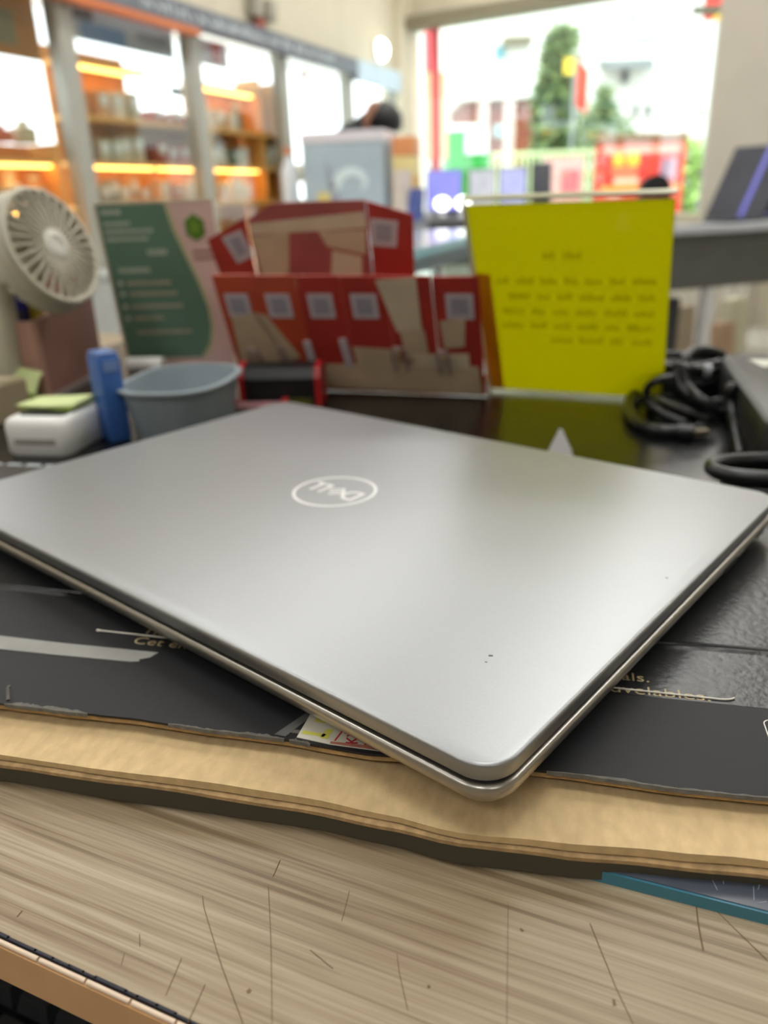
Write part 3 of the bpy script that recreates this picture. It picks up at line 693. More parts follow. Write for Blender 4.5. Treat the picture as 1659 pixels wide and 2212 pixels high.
for yy, a, b, h in ((.150, .005, .022, .004), (.140, .005, .030, .003), (.133, .005, .050, .003), (.126, .005, .044, .003), (.112, .042, .060, .005), (.096, .010, .040, .004), (.084, .016, .058, .003), (.0735, .016, .064, .003), (.0610, .016, .066, .003), (.0490, .016, .046, .003), (.0345, .016, .072, .003)):
    q = a; m = MB()
    while q < b: d = random.uniform(.001, .003); m.span(q, q + d, yy, yy + h, .0015, .0018, M=MG); q += d + .0008
    m.build('print_line', LT if yy > .09 else LTD, sh)
for yy in (.084, .0735, .061, .049): MB().prism([(.009 + .0026 * math.cos(R(45 * i)), yy + .0015 + .0026 * math.sin(R(45 * i))) for i in range(8)], .0015, .0018, M=MG).build('bullet', LT, sh)
m = MB()
for yy in (.112, .106): m.span(.086, .106, yy, yy + .003, .0012, .0015, M=MG)
m.build('caption', mat('leaflet_caption', (170, 130, 120), .5, var=.1, scale=60), sh)
MB().span(0, GW, GH, GH + .0012, 0, .0016, M=MG).build('top_edge', MATS['acrylic_edge'], gp)
MB().span(-.0012, 0, 0, GH, 0, .0016, M=MG).build('side_edge', MATS['acrylic_edge'], gp)

# --- small white printer with sticky notes
pr_yaw = R(-11)
pr = thing('receipt_printer', 'small white receipt printer with a front slot beside the laptop', 'printer', (-0.2310, 0.5045, 0.7530), pr_yaw)
pr.location.z = MZ
PW, PD, PH = .046, .066, .0255
MB().loft([[(x, y + PD / 2, z) for x, y in rrect(PW - 2 * i, PD - 2 * i, .006, 5)] for i, z in ((.0018, 0), (0, .003), (0, PH - .005), (.001, PH - .0015), (.003, PH))]).build('body', WHITE, pr, 40)
MB().span(-.0150, .0150, -.0004, .0006, .0085, .0125, bev=.0003, seg=1).build('slot', mat('slot_grey', (150, 148, 140), .6, var=.05, scale=60), pr)
MB().loft([[(x, y + PD / 2 + .004, z) for x, y in rrect(.034, .050, .003, 4)] for z in (PH, PH + .0012)]).build('top_window', BLACKP, pr)
GN = mat('green_note', (222, 234, 168), .7, var=.05, scale=60); GND = mat('green_note_dark', (140, 176, 50), .7, var=.05, scale=60)
nz0 = MZ + PH + .0013
nt_ = thing('sticky_notes', 'pad of pale green sticky notes on top of the white printer', 'sticky notes', (pr.location.x + .004, pr.location.y + .034, nz0), R(-18))
MB().span(-.021, .021, -.012, .014, 0, .0016).build('lower_sheets', GND, nt_)
MB().loft([[(-.023, -.012, .0017), (-.023, .014, .0017), (-.023, .014, .0025), (-.023, -.012, .0025)], [(0, -.014, .0017), (0, .014, .0017), (0, .014, .0038), (0, -.014, .0030)], [(.023, -.010, .0017), (.022, .015, .0017), (.022, .015, .0055), (.023, -.010, .0040)]]).build('upper_sheets', GN, nt_)

bx = thing('beige_box', 'beige cardboard box at the left edge behind the white printer', 'box', (-0.3052, 0.5794, 0.7530), R(-20))
bx.location.z = MZ
MB().span(-.07, .006, 0, .05, 0, .030, bev=.0015).build('body', mat('beige_card', (168, 154, 124), .7, var=.08, scale=30), bx)
MB().span(-.068, .004, .002, .048, .030, .0312).build('top_flap', mat('beige_flap', (178, 166, 136), .7, var=.08, scale=30), bx)
n2 = thing('green_sticky_note', 'single green sticky note standing up against the beige box', 'sticky note', (-0.3020, 0.6498, 0.7530), R(-24))
n2.location.z = MZ
MB().loft([[(-.014, y, z), (.017, y, z - .004), (.017, y + .0006, z - .004), (-.014, y + .0006, z)] for y, z in ((0, .0135), (.003, .020), (.0075, .027), (.013, .032))]).build('sheet', GN, n2, 60)
MB().span(-.013, .016, -.001, .004, 0, .0125).build('pad', GND, n2)

# --- slim blue box standing on end
bb = thing('blue_box', 'slim blue box standing on end between the printer and the grey bin', 'box', (-0.1838, 0.5341, 0.7530), R(38))
bb.location.z = MZ
BLU = mat('blue_plastic', (60, 104, 178), .4, var=.06, scale=40)
MB().span(-.0070, .0090, .0, .024, 0, .0600, bev=.0022).build('body', BLU, bb, 40)
MB().span(-.0060, .0080, .002, .022, .0600, .0625, bev=.0008).build('end_cap', mat('blue_cap', (96, 128, 190), .35, var=.05, scale=40), bb)
MB().span(-.0040, .0060, -.0006, .0004, .050, .0575).build('front_tab', mat('blue_tab', (120, 148, 204), .35, var=.05, scale=40), bb)

# --- grey oval bin
gb = thing('grey_tray', 'shallow grey oval plastic bin in front of the green leaflet', 'bin', (-0.1447, 0.5704, 0.7900), R(-8))
gb.location.z = MZ
def ov(a, b, z, n=40): return [(a * math.copysign(abs(math.cos(2 * math.pi * i / n)) ** .75, math.cos(2 * math.pi * i / n)), b * math.copysign(abs(math.sin(2 * math.pi * i / n)) ** .75, math.sin(2 * math.pi * i / n)), z) for i in range(n)]
GRY = mat('grey_bin_plastic', (150, 161, 168), .45, var=.05, scale=30)
MB().loft([ov(.031, .042, 0), ov(.037, .050, .034), ov(.0395, .0525, .0355), ov(.0395, .0525, .037), ov(.0355, .0485, .037), ov(.0295, .0405, .003)], caps=(True, True)).build('shell', GRY, gb, 40)
MB().loft([ov(.0395, .0525, .0353), ov(.0402, .0532, .0353), ov(.0402, .0532, .0366), ov(.0395, .0525, .0366)], caps=(False, False)).build('rim', mat('grey_rim', (150, 160, 166), .4, var=.05, scale=30), gb, 40)
wr = thing('paper_roll', 'short white paper roll lying behind the grey bin', 'paper roll', (-0.2304, 0.7765, 0.7530), R(-10))
wr.location.z = MZ
MB().cyl((-.018, 0, .0078), (.018, 0, .0078), .0078, n=24).build('roll', WHITE, wr, 40)
MB().cyl((-.0183, 0, .0078), (.0183, 0, .0078), .003, n=16).build('core', mat('roll_core', (120, 110, 96), .8, var=.1, scale=60), wr)

# --- black and red tape dispenser
td = thing('tape_dispenser', 'black curved tape dispenser with red sides in front of the red cards', 'dispenser', (-.0790, .6360, MZ), R(-6))
prof = [(-.014, 0), (.016, 0), (.016, .026), (.010, .0315), (.000, .033), (-.010, .030), (-.014, .022)]
def yz(pts, x0, x1): return [[(x0, a, b) for a, b in pts], [(x1, a, b) for a, b in pts]]
MB().loft(yz(prof, -.029, .029)).build('body', BLACKP, td)
prb = [(a * 1.05, b * 1.03) for a, b in prof]
DRED = mat('red_plastic', (178, 30, 34), .4, var=.06, scale=40)
MB().loft(yz(prb, -.0335, -.029)).build('red_side', DRED, td)
MB().loft(yz(prb, .029, .0335)).build('red_side', DRED, td)
MB().span(.004, .026, -.0148, -.0140, .001, .006).build('yellow_print', mat('dim_yellow', (86, 84, 20), .5, var=.2, scale=300), td)
cl = thing('red_clip_case', 'small pink and red clip case lying in front of the tape dispenser', 'case', (-.0960, .6080, MZ), R(-4))
MB().span(-.018, .018, -.008, .008, 0, .0062, bev=.0015).build('body', mat('pinkish_plastic', (176, 128, 132), .4, var=.08, scale=60), cl)
MB().span(-.0175, .0175, -.0086, -.0075, .0005, .0030).build('grey_strip', mat('grey_strip', (126, 138, 134), .4, var=.05, scale=60), cl)
for s_ in (-1, 1): MB().box((s_ * .0205, 0, .0045), (.005, .017, .009), 0, .001).build('red_end', DRED, cl)

# --- dusty rose organiser with a fan, a blue pack and a taupe board
og = thing('desk_organiser', 'dusty rose desk organiser at the left edge of the desk', 'organiser', (-0.2863, 0.6668, 0.7530), R(-4))
og.location.z = MZ
ROS = mat('dusty_rose_plastic', (192, 148, 132), .45, var=.05, scale=25)
OH = .068
MB().span(-.115, 0, .0, .003, 0, OH, bev=.001).build('front_wall', ROS, og)
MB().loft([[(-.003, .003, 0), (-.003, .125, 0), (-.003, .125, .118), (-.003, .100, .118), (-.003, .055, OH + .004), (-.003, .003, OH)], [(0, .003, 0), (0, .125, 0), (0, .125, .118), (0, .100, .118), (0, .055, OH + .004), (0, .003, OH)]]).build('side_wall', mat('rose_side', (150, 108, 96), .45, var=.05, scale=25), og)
MB().span(-.115, 0, .122, .125, 0, .118).build('back_wall', ROS, og)
MB().span(-.115, -.112, .003, .122, 0, OH).build('side_wall', ROS, og)
MB().span(-.115, 0, .003, .122, 0, .003).build('floor_plate', ROS, og)
MB().cyl((-.002, .0015, .001), (-.002, .0015, OH), .0042, n=14).build('corner_post', mat('rose_post', (196, 152, 134), .35, var=.04, scale=25), og, 60)
MB().span(-.006, .0035, .004, .128, 0, .004).build('base_rim', mat('rim_grey', (158, 148, 146), .35, var=.04, scale=25), og)
tb = thing('taupe_board', 'taupe board leaning upright behind the fan in the organiser', 'board', (-0.3030, 0.8389, 0.7530), R(-6))
tb.location.z = MZ
MT = Matrix.Rotation(R(-6), 4, 'Y')
MB().span(-.085, .004, .0, .004, 0, .105, bev=.001, M=MT).build('panel', mat('taupe', (124, 104, 96), .6, var=.06, scale=20), tb)
MB().span(.004, .0055, -.0005, .0045, 0, .1055, M=MT).build('pale_edge', mat('taupe_edge', (176, 164, 158), .5, var=.05, scale=30), tb)
bp = thing('blue_yellow_pack', 'dark blue pack with a yellow stripe standing in the organiser under the fan', 'pack', (og.location.x - .0215, og.location.y + .030, MZ + .0031), R(-8))
MB().span(-.015, .011, -.006, .006, 0, .093, bev=.001).build('carton', mat('deep_blue', (22, 26, 128), .45, var=.08, scale=30), bp)
MB().span(.011, .0175, -.006, .006, 0, .093, bev=.001).build('yellow_side', mat('mustard', (150, 132, 8), .45, var=.08, scale=30), bp)
MB().span(-.012, .008, -.0066, -.006, .060, .072).build('grey_band', mat('band_grey', (60, 62, 92), .45, var=.08, scale=30), bp)

fn = thing('desk_fan', 'small off-white round desk fan standing in the rose organiser', 'fan', (-0.2562, 0.6600, 0.8799))
FM = mat('fan_offwhite', (206, 200, 180), .45, var=.03, scale=30)
nv = Vector((.885, -.33, .324)).normalized()
FMt = Vector((0, 0, 1)).rotation_difference(nv).to_matrix().to_4x4()
FR_ = .0445
def ringpts(r, z, n=40): return [(r * math.cos(2 * math.pi * i / n), r * math.sin(2 * math.pi * i / n), z) for i in range(n)]
MB().tube(ringpts(FR_, 0), .0026, n=8, closed=True, smooth=1, M=FMt).build('front_ring', FM, fn, 60)
NS = 30
sp0 = None
for i in range(NS):
    a = 2 * math.pi * i / NS
    if sp0 is None:
        o = MB().tube([(.0115, 0, .0038), (.027, .0022, .0044), (FR_, .0045, 0)], .0012, n=5, smooth=3).build('spoke', FM, fn); sp0 = o.data
    else: o = link('spoke', sp0, None, fn)
    o.matrix_local = FMt @ Matrix.Rotation(a, 4, 'Z')
MB().lathe([(.0125, .0015), (.0125, .0050), (.0105, .0062), (.0062, .0064), (.0058, .0052), (.001, .0052)], 28, M=FMt).build('hub_cap', mat('fan_hub', (218, 216, 204), .35, var=.03, scale=30), fn, 40)
MB().tube(ringpts(FR_ + .001, -.016), .0042, n=8, closed=True, smooth=1, M=FMt).build('middle_ring', FM, fn, 60)
MB().loft([[(x, y, z) for x, y, z in ringpts(FR_ + .0022, -.002)], [(x, y, z) for x, y, z in ringpts(FR_ + .0030, -.018)], [(x, y, z) for x, y, z in ringpts(FR_ + .0012, -.018)], [(x, y, z) for x, y, z in ringpts(FR_ + .0006, -.002)]], caps=(False, False), M=FMt).build('rim_band', FM, fn, 60)
sb0 = None
for i in range(24):
    a = 2 * math.pi * i / 24
    if sb0 is None:
        o = MB().tube([(FR_, 0, -.018), (.038, .001, -.030), (.026, .003, -.040), (.010, .004, -.044)], .0016, n=6, smooth=4).build('rear_spoke', FM, fn); sb0 = o.data
    else: o = link('rear_spoke', sb0, None, fn)
    o.matrix_local = FMt @ Matrix.Rotation(a, 4, 'Z')
MB().lathe([(.018, -.020), (.018, -.044), (.012, -.050), (.002, -.051)], 24, M=FMt).build('motor_housing', FM, fn, 40)
bl0 = None
for i in range(5):
    if bl0 is None:
        ri = []
        for kx in range(7):
            r = .011 + .027 * kx / 6; w2 = .30 + .25 * math.sin(math.pi * min(1, kx / 5)); zt = -.010
            ri.append([(r * math.cos(q), r * math.sin(q), zt + dz) for q, dz in ((-w2, .004), (0, .0), (w2, -.006), (w2, -.0070), (0, -.0010), (-w2, .0030))])
        o = MB().loft(ri).build('blade', mat('fan_blade', (190, 182, 160), .4, var=.03, scale=30), fn, 60); bl0 = o.data
    else: o = link('blade', bl0, None, fn)
    o.matrix_local = FMt @ Matrix.Rotation(2 * math.pi * i / 5, 4, 'Z')
fz = fn.location.z
MB().cyl((-.060, .010, MZ + .0035 - fz), (-.055, .010, -.030), .0125, .0115, n=20).build('stem', FM, fn, 60)
MB().tube([(-.055, .010, -.034), (-.052, .010, -.022), (-.044, .009, -.010), (-.034, .008, -.004)], .0095, n=12).build('neck', FM, fn, 60)

# --- pale grey keypad left of the laptop
kp = thing('grey_keypad', 'pale grey keypad lying left of the laptop in front of the printer', 'keypad', (-0.2214, 0.4526, 0.7570), R(-12))
kp.location.z = MZ
MB().span(-.06, .05, -.050, .018, 0, .004, bev=.001).build('body', mat('keypad_body', (112, 118, 120), .5, var=.05, scale=40), kp)
km = None
for i in range(8):
    for j in range(5):
        if km is None:
            o = MB().box((0, 0, .0055), (.0105, .0100, .003), bev=.0008, seg=1).build('key', mat('keypad_key', (186, 194, 196), .5, var=.04, scale=40), kp); km = o.data
        else: o = link('key', km, None, kp)
        o.location = (-.053 + i * .0135, -.043 + j * .0135, 0)

# --- folded scrap of paper behind the laptop
ps = thing('paper_scrap', 'small folded white paper scrap peeking over the back edge of the laptop', 'paper', (0.1110, 0.4676, 0.7530), R(-15))
ps.location.z = MZ
SW = mat('scrap_white', (232, 232, 230), .7, var=.03, scale=50)
MB().loft([[(-.008, 0, 0), (.009, 0, 0), (.009, .0004, 0), (-.008, .0004, 0)], [(-.0008, .003, .0165), (.0012, .003, .0160), (.0012, .0034, .0160), (-.0008, .0034, .0165)]]).build('front_fold', SW, ps)
MB().loft([[(-.007, .011, 0), (.008, .011, 0), (.008, .0114, 0), (-.007, .0114, 0)], [(-.0008, .0034, .0165), (.0012, .0034, .0160), (.0012, .0038, .0160), (-.0008, .0038, .0165)]]).build('rear_fold', SW, ps)

# --- power adapter
ad = thing('power_adapter', 'black power adapter brick with white rating stickers at the right edge', 'adapter', (.2465, .5020, MZ), R(-15.4))
ADW, ADL, ADH = .070, .200, .034
ADM = mat('adapter_black', (38, 38, 38), .42, var=.12, scale=200, bump=.1, rvar=.05)
MB().loft([[(x + ADW / 2 - .012, y, z) for x, y in rrect(ADW - 2 * i, ADL - 2 * i, .007, 5)] for i, z in ((.002, 0), (0, .003), (0, ADH - .0035), (.0010, ADH - .001), (.003, ADH))]).build('body', ADM, ad, 40)
MB().loft([[(x + ADW / 2 - .012, y, z) for x, y in rrect(ADW - .0 + .0006, ADL + .0006, .007, 5)] for z in (ADH * .48, ADH * .52)]).build('seam', MATS['gasket_black'], ad, 40)
STK = mat('adapter_sticker', (206, 206, 192), .5, var=.05, scale=60)
s1 = MB().prism([(.012, .052), (.055, .052), (.055, .078), (.006, .078)], ADH, ADH + .0003).build('sticker', STK, ad)
s2 = MB().prism([(.022, -.030), (.055, -.030), (.055, .042), (.016, .042)], ADH, ADH + .0003).build('sticker', STK, ad)
text_obj('sticker_text', 'CAN', .017, mat('sticker_grey_ink', (146, 152, 150), .5, var=.05, scale=60), s1, Matrix.Translation((.017, .058, ADH + .0004)), bold=.0002)
for kk in range(6): MB().span(.026, .054, .034 - kk * .008, .036 - kk * .008, ADH + .0003, ADH + .0005).build('fine_print', MATS['sticker_grey_ink'], s2)
MB().cyl((.023, -ADL / 2 + .002, .016), (.023, -ADL / 2 - .010, .016), .0065, .0045, n=14).build('strain_relief', BLACKP, ad, 50)

# --- black cables
CB = mat('cable_black', (24, 25, 27), .33, var=.12, scale=200, rvar=.05)
cb = thing('usb_cable', 'coiled black cable with a metal plug in front of the yellow sign', 'cable', (0.2163, 0.5753, 0.7530))
cb.location.z = MZ
ox = cb.location.copy()
def loc(p): return (p[0] - ox.x, p[1] - ox.y, p[2] - ox.z)
def L3(*ps): return [loc(p) for p in ps]
MB().tube(L3((0.1975, 0.4964, 0.7575), (0.1836, 0.5004, 0.7575), (0.1765, 0.5222, 0.7575), (0.1830, 0.5624, 0.7575), (0.2003, 0.6018, 0.7580), (0.2201, 0.6092, 0.7600), (0.2311, 0.5801, 0.7620), (0.2374, 0.5516, 0.7610), (0.2456, 0.5382, 0.7580)), .0042, n=10).build('outer_loop', CB, cb, 60)
MB().tube(L3((0.2038, 0.5059, 0.7600), (0.1924, 0.5189, 0.7640), (0.1860, 0.5283, 0.7700), (0.1841, 0.5290, 0.7790), (0.1884, 0.5228, 0.7860), (0.2022, 0.5308, 0.7860), (0.2173, 0.5439, 0.7800)), .0026, n=10).build('standing_loop', CB, cb, 60)
MB().tube(L3((0.1983, 0.5566, 0.7660), (0.2017, 0.5368, 0.7650), (0.2096, 0.5227, 0.7640), (0.2230, 0.5151, 0.7600)), .0030, n=10).build('cross_strand', CB, cb, 60)
MB().tube(L3((0.2040, 0.5343, 0.7900), (0.2061, 0.5282, 0.7800), (0.2140, 0.5200, 0.7720), (0.2245, 0.5196, 0.7620)), .0034, n=10).build('bundle_strand', CB, cb, 60)
MB().tube(L3((0.2082, 0.5336, 0.7900), (0.2115, 0.5273, 0.7800), (0.2153, 0.5116, 0.7740), (0.2274, 0.5116, 0.7640)), .0034, n=10).build('bundle_strand', CB, cb, 60)
MB().tube(L3((0.2067, 0.5449, 0.7910), (0.2153, 0.5371, 0.7900), (0.2263, 0.5402, 0.7880)), .0036, n=10).build('upper_strand', CB, cb, 60)
MB().tube(L3((0.2263, 0.5402, 0.7880), (0.2310, 0.5386, 0.7875)), .0048, n=10, smooth=1).build('velcro_tie', mat('tie_silver', (150, 152, 160), .3, .3, var=.06, scale=60), cb, 60)
MB().tube(L3((0.2172, 0.5515, 0.7860), (0.2193, 0.5576, 0.7930), (0.2293, 0.5700, 0.7960), (0.2432, 0.5766, 0.7950), (0.2566, 0.5826, 0.7900)), .0034, n=10).build('top_arc', CB, cb, 60)
MB().tube(L3((0.2024, 0.5716, 0.7580), (0.1981, 0.5515, 0.7580), (0.2049, 0.5439, 0.7580), (0.2169, 0.5233, 0.7580)), .0036, n=10).build('inner_strand', CB, cb, 60)
for i in range(5):                          # the wound turns lying behind the loose loops
    q0 = Vector((0.2498, 0.5966, 0.7530)); P_ = []
    for a in range(0, 360, 20):
        v_ = Matrix.Rotation(R(-20 + 9 * i), 4, 'Z') @ Vector((.030 * math.cos(R(a)), (.022 + .003 * (i % 3)) * math.sin(R(a)), 0))
        P_.append((q0.x + v_.x - ox.x - .010 + .002 * (i % 2), q0.y + v_.y - ox.y + .012, .0040 + .0062 * i + .0015 * math.sin(R(a * 2 + 40 * i))))
    MB().tube(P_, .0033, n=8, closed=True, smooth=2).build('wound_turn', CB, cb, 60)
pq = L3((0.1945, 0.4950, 0.7580), (0.2035, 0.4906, 0.7580), (0.2132, 0.4915, 0.7580))
MB().tube([pq[0], pq[1]], .0050, n=12, smooth=1).build('plug_grip', CB, cb, 60)
dv = Vector(pq[2]) - Vector(pq[1])
MB().box((Vector(pq[1]) + Vector(pq[2])) / 2, (dv.length, .0062, .0044), math.atan2(dv.y, dv.x), .0006).build('metal_plug', mat('plug_nickel', (198, 184, 160), .3, .9, var=.04, scale=60), cb)
vc = thing('upright_cable_loop', 'loop of black cable standing upright beside the adapter', 'cable', (0.2508, 0.5372, 0.7530))
vc.location.z = MZ; ox = vc.location.copy()
MB().tube(L3((0.2141, 0.4431, 0.7570), (0.2278, 0.4843, 0.7620), (0.2308, 0.5029, 0.7740), (0.2292, 0.5028, 0.7840), (0.2393, 0.5135, 0.7790), (0.2411, 0.5088, 0.7690), (0.2371, 0.4882, 0.7590)), .0036, n=10).build('cable_loop', CB, vc, 60)
MB().tube(L3((0.2341, 0.5400, 0.7640), (0.2470, 0.5435, 0.7640)), .0040, n=10, smooth=1).build('connector', mat('connector_dark', (58, 60, 62), .3, var=.1, scale=60), vc, 60)
MB().tube(L3((0.2227, 0.4511, 0.7600), (0.2347, 0.4625, 0.7620), (0.2515, 0.4706, 0.7620)), .0030, n=10).build('tail', CB, vc, 60)
pc = thing('power_cord_coil', 'thick black power cord coiled behind the right corner of the laptop', 'cord', (0.2024, 0.3869, 0.7530))
pc.location.z = MZ; ox = pc.location.copy()
for i, (dz, dx, dy) in enumerate(((0.0040, .004, 0), (.0118, -.001, -.004), (.0196, -.010, -.004))):
    b0 = Vector((0.1962, 0.3787, 0.7530)); P_ = []
    for a in range(0, 360, 15):
        q = R(a); lx = .062 * math.copysign(abs(math.cos(q)) ** .55, math.cos(q)); ly = .016 * math.copysign(abs(math.sin(q)) ** .8, math.sin(q))
        rr_ = Matrix.Rotation(R(-7), 4, 'Z') @ Vector((lx + .045 + dx, ly + dy, 0))
        P_.append((b0.x + rr_.x - ox.x, b0.y + rr_.y - ox.y, dz))
    MB().tube(P_, .0039, n=12, closed=True, smooth=2).build('turn', CB, pc, 60)

# ================================================================== middle of the shop
GLB = mat('glass_edge_blue', (150, 196, 208), .15, var=.04, scale=20)
ALF = mat('aluminium_frame', (188, 194, 198), .35, .5, var=.04, scale=30)
# glass counter parallel to the left wall
gc = thing('glass_counter', 'glass display counter with a pale blue glass edge behind the red cards', 'counter', (0.0677, 1.7049, 0.8000), math.atan2(.2435-.1705, .0268-.0068) - math.pi / 2 - R(4))
gc.location.z = 0
MB().span(-.50, .0, -.45, 1.10, .785, .800, bev=.003).build('top_glass', mat('counter_glass_top', (196, 202, 204), .12, var=.03, scale=5), gc)
MB().span(-.003, .004, -.45, 1.10, .782, .803).build('glass_edge', GLB, gc)
MB().span(-.48, -.02, -.43, 1.08, .0, .42).build('plinth', mat('counter_plinth', (120, 126, 132), .5, var=.06, scale=8), gc)
MB().span(-.48, -.02, -.43, 1.08, .60, .606).build('glass_shelf', pane_mat('counter_pane', (225, 238, 240), .1), gc)
MB().span(-.024, -.019, -.43, 1.08, .42, .785).build('side_glass', MATS['counter_pane'], gc)
for y in (-.44, .30, 1.09): MB().span(-.03, -.005, y - .012, y + .012, 0, .785).build('upright', ALF, gc)
MB().span(-.03, .0, -.45, 1.10, .752, .782).build('top_rail', mat('counter_rail', (104, 120, 130), .4, .3, var=.05, scale=20), gc)
MB().span(-.045, -.030, -.40, 1.05, .772, .782).build('light_strip', mat('counter_fill_glow', (255, 246, 228), .5, emit=12.), gc)  # glowing strip added to brighten the boxes inside the counter
gm = Matrix.Translation(gc.location) @ Matrix.Rotation(gc.rotation_euler.z, 4, 'Z')
def on_gc(x, y, z): return tuple(gm @ Vector((x, y, z)))
for nm, lab, y, m, sz in (('red_phone_box', 'red phone box lit inside the glass counter', .22, mat('phone_box_red', (226, 62, 40), .4, var=.05, scale=9), (.07, .12, .11)), ('white_phone_box', 'bright white box lit inside the glass counter', .37, mat('phone_box_white', (246, 240, 226), .4, var=.03, scale=9), (.08, .16, .11))):
    o = thing(nm, lab, 'box', on_gc(-.07, y, .6061), gc.rotation_euler.z)
    MB().span(-sz[0] / 2, sz[0] / 2, -sz[1] / 2, sz[1] / 2, 0, sz[2], bev=.004).build('carton', m, o)
    MB().span(-sz[0] / 2 + .004, sz[0] / 2 - .004, -sz[1] / 2 + .004, sz[1] / 2 - .004, sz[2], sz[2] + .006).build('lid', WHITE, o)

# far display counter in front of the window with open laptops
def table(name, label, x0, x1, y0, y1, z, loc, rz, top, apron, leg, ah=.24, thick=.035, inset=.05):
    o = thing(name, label, 'table', loc, rz)
    MB().span(x0, x1, y0, y1, z - thick, z, bev=.004, seg=1).build('top', top, o)
    MB().span(x0 + .02, x1 - .02, y0 + .03, y0 + .05, z - thick - ah, z - thick).build('apron', apron, o)
    for lx in (x0 + inset, x1 - .05):
        for ly in (y0 + .06, y1 - .06):
            MB().span(lx - .025, lx + .025, ly - .025, ly + .025, 0, z - thick, bev=.006).build('leg', leg, o)
    return o
TOPG = mat('table_top_grey', (176, 178, 184), .4, var=.05, scale=10)
APR = mat('apron_charcoal', (74, 74, 70), .6, var=.06, scale=15)
LEGM = mat('leg_silver', (200, 198, 198), .4, .3, var=.05, scale=20)
ft = table('display_table', 'grey display table below the far window', -.42, .60, -.22, .36, .80, (0.6264, 4.9500, 0.7771), R(-8), TOPG, APR, LEGM)
ft.location.z = 0
SCRN = {}
def open_laptop(label, loc, rz, scr, sw_=.32, sh_=.21, tilt=14):
    o = thing('display_laptop', label, 'laptop', loc, rz, 'laptops on show')
    MB().span(-sw_ / 2, sw_ / 2, -.11, .11, 0, .014, bev=.003).build('base', mat('laptop_dark', (60, 62, 70), .4, .3, var=.06, scale=40), o)
    MB().span(-sw_ / 2 + .02, sw_ / 2 - .02, -.02, .09, .014, .0155).build('keyboard', BLACKP, o)
    Mx = Matrix.Translation((0, .11, .014)) @ Matrix.Rotation(R(-tilt), 4, 'X') @ FLATX
    l = MB().span(-sw_ / 2, sw_ / 2, 0, sh_, -.008, 0, bev=.002, seg=1, M=Mx).build('screen_lid', MATS['laptop_dark'], o)
    MB().span(-sw_ / 2 + .008, sw_ / 2 - .008, .012, sh_ - .008, 0, .0012, M=Mx).build('screen', scr, l)
    return o
S1 = mat('screen_violet', (126, 128, 220), .3, emit=.35, var=.2, scale=7)
S2 = mat('screen_lilac_white', (160, 166, 214), .3, emit=.35, var=.3, scale=9)
S3 = mat('screen_dark', (20, 30, 44), .25, var=.2, scale=9)
open_laptop('open laptop with a violet screen at the left end of the far table', (0.3987, 4.8500, 0.8421), R(-10), S1, .21, .24); 
open_laptop('open laptop with a pale grey screen in the middle of the far table', (0.6330, 4.9000, 0.8338), R(-8), mat('screen_silver', (176, 180, 190), .3, emit=.3, var=.3, scale=9), .165, .24)
open_laptop('open laptop with a lilac screen near the yellow sign on the far table', (0.8140, 4.8800, 0.8280), R(-8), S2, .165, .24)
open_laptop('open laptop with a black screen on the far table', (0.9755, 4.8500, 0.8229), R(-8), S3, .12, .26)
for o in COL.objects:
    if o.name.startswith('display_laptop'): o.location.z = .8002
for i, (px, nm) in enumerate((((0.3850, 4.6800, 0.8876), 'left'), ((0.5030, 4.7000, 0.8956), 'right'))):
    lb = thing('reflection_oval', 'round white glowing oval in place of a blurred reflection, the %s one, on the far table by the violet laptop' % nm, 'reflection', (px[0], px[1], .8002), 0, 'glowing ovals made for reflections on the far table')  # bright blurred reflections, built as added glowing globes
    MB().lathe([(.022, 0), (.022, .006), (.006, .010), (.006, .030)], 20).build('base', WHITE, lb, 40)
    MB().lathe([(.004, .028), (.030, .038), (.042, .058), (.038, .080), (.020, .094), (.002, .098)], 24).build('globe', mat('reflection_glow', (250, 252, 255), .4, emit=2.5), lb, 60)

# right hand table with charcoal apron
rt = table('demo_table', 'grey table with a deep charcoal apron and silver legs at the right', -.10, 1.35, 0, .62, .75, (1.3183, 3.5359, 0.7500), R(20), TOPG, APR, LEGM, ah=.235, inset=.33)
rt.location.z = 0
rm = Matrix.Translation(rt.location) @ Matrix.Rotation(R(20), 4, 'Z')
def on_rt(x, y, z): return tuple(rm @ Vector((x, y, z)))
o = open_laptop('large dark laptop with a violet edge tilted on the right table', on_rt(.36, .20, .7502), R(-58), mat('screen_grey_violet', (44, 45, 56), .6, emit=.02, var=.3, scale=8), .30, .36, 30)
_sl = [c for c in o.children if c.name.startswith('screen_lid')][0]
MB().span(.03, .055, .004, .355, .0012, .0024, M=Matrix.Translation((0, .11, .014)) @ Matrix.Rotation(R(-30), 4, 'X') @ FLATX).build('violet_strip', mat('violet_strip', (104, 104, 206), .4, var=.05, scale=10), _sl)
vs = thing('violet_laptop', 'second laptop with a violet lid standing beside the tilted dark one', 'laptop', on_rt(.62, .30, .7502), R(-58))
MB().span(-.15, .15, -.12, .12, 0, .014, bev=.003).build('base', MATS['laptop_dark'], vs)
Mx = Matrix.Translation((0, .12, .012)) @ Matrix.Rotation(R(-26), 4, 'X') @ FLATX
MB().span(-.15, .15, 0, .36, -.008, 0, bev=.002, seg=1, M=Mx).build('screen_lid', mat('violet_lid', (96, 96, 190), .4, var=.06, scale=10), vs)
MB().span(-.13, .14, .012, .35, 0, .0012, M=Mx).build('screen', S3, vs)
st_ = thing('paper_stack', 'stack of pale papers on the right table beside the yellow sign', 'papers', on_rt(.10, .22, .7502), R(20))
for i in range(4): MB().box((random.uniform(-.006, .006), random.uniform(-.006, .006), .006 + i * .012), (.20, .21, .0112), random.uniform(-.06, .06)).build('ream', mat('ream_paper', (214, 208, 184), .7, var=.06, scale=30), st_)
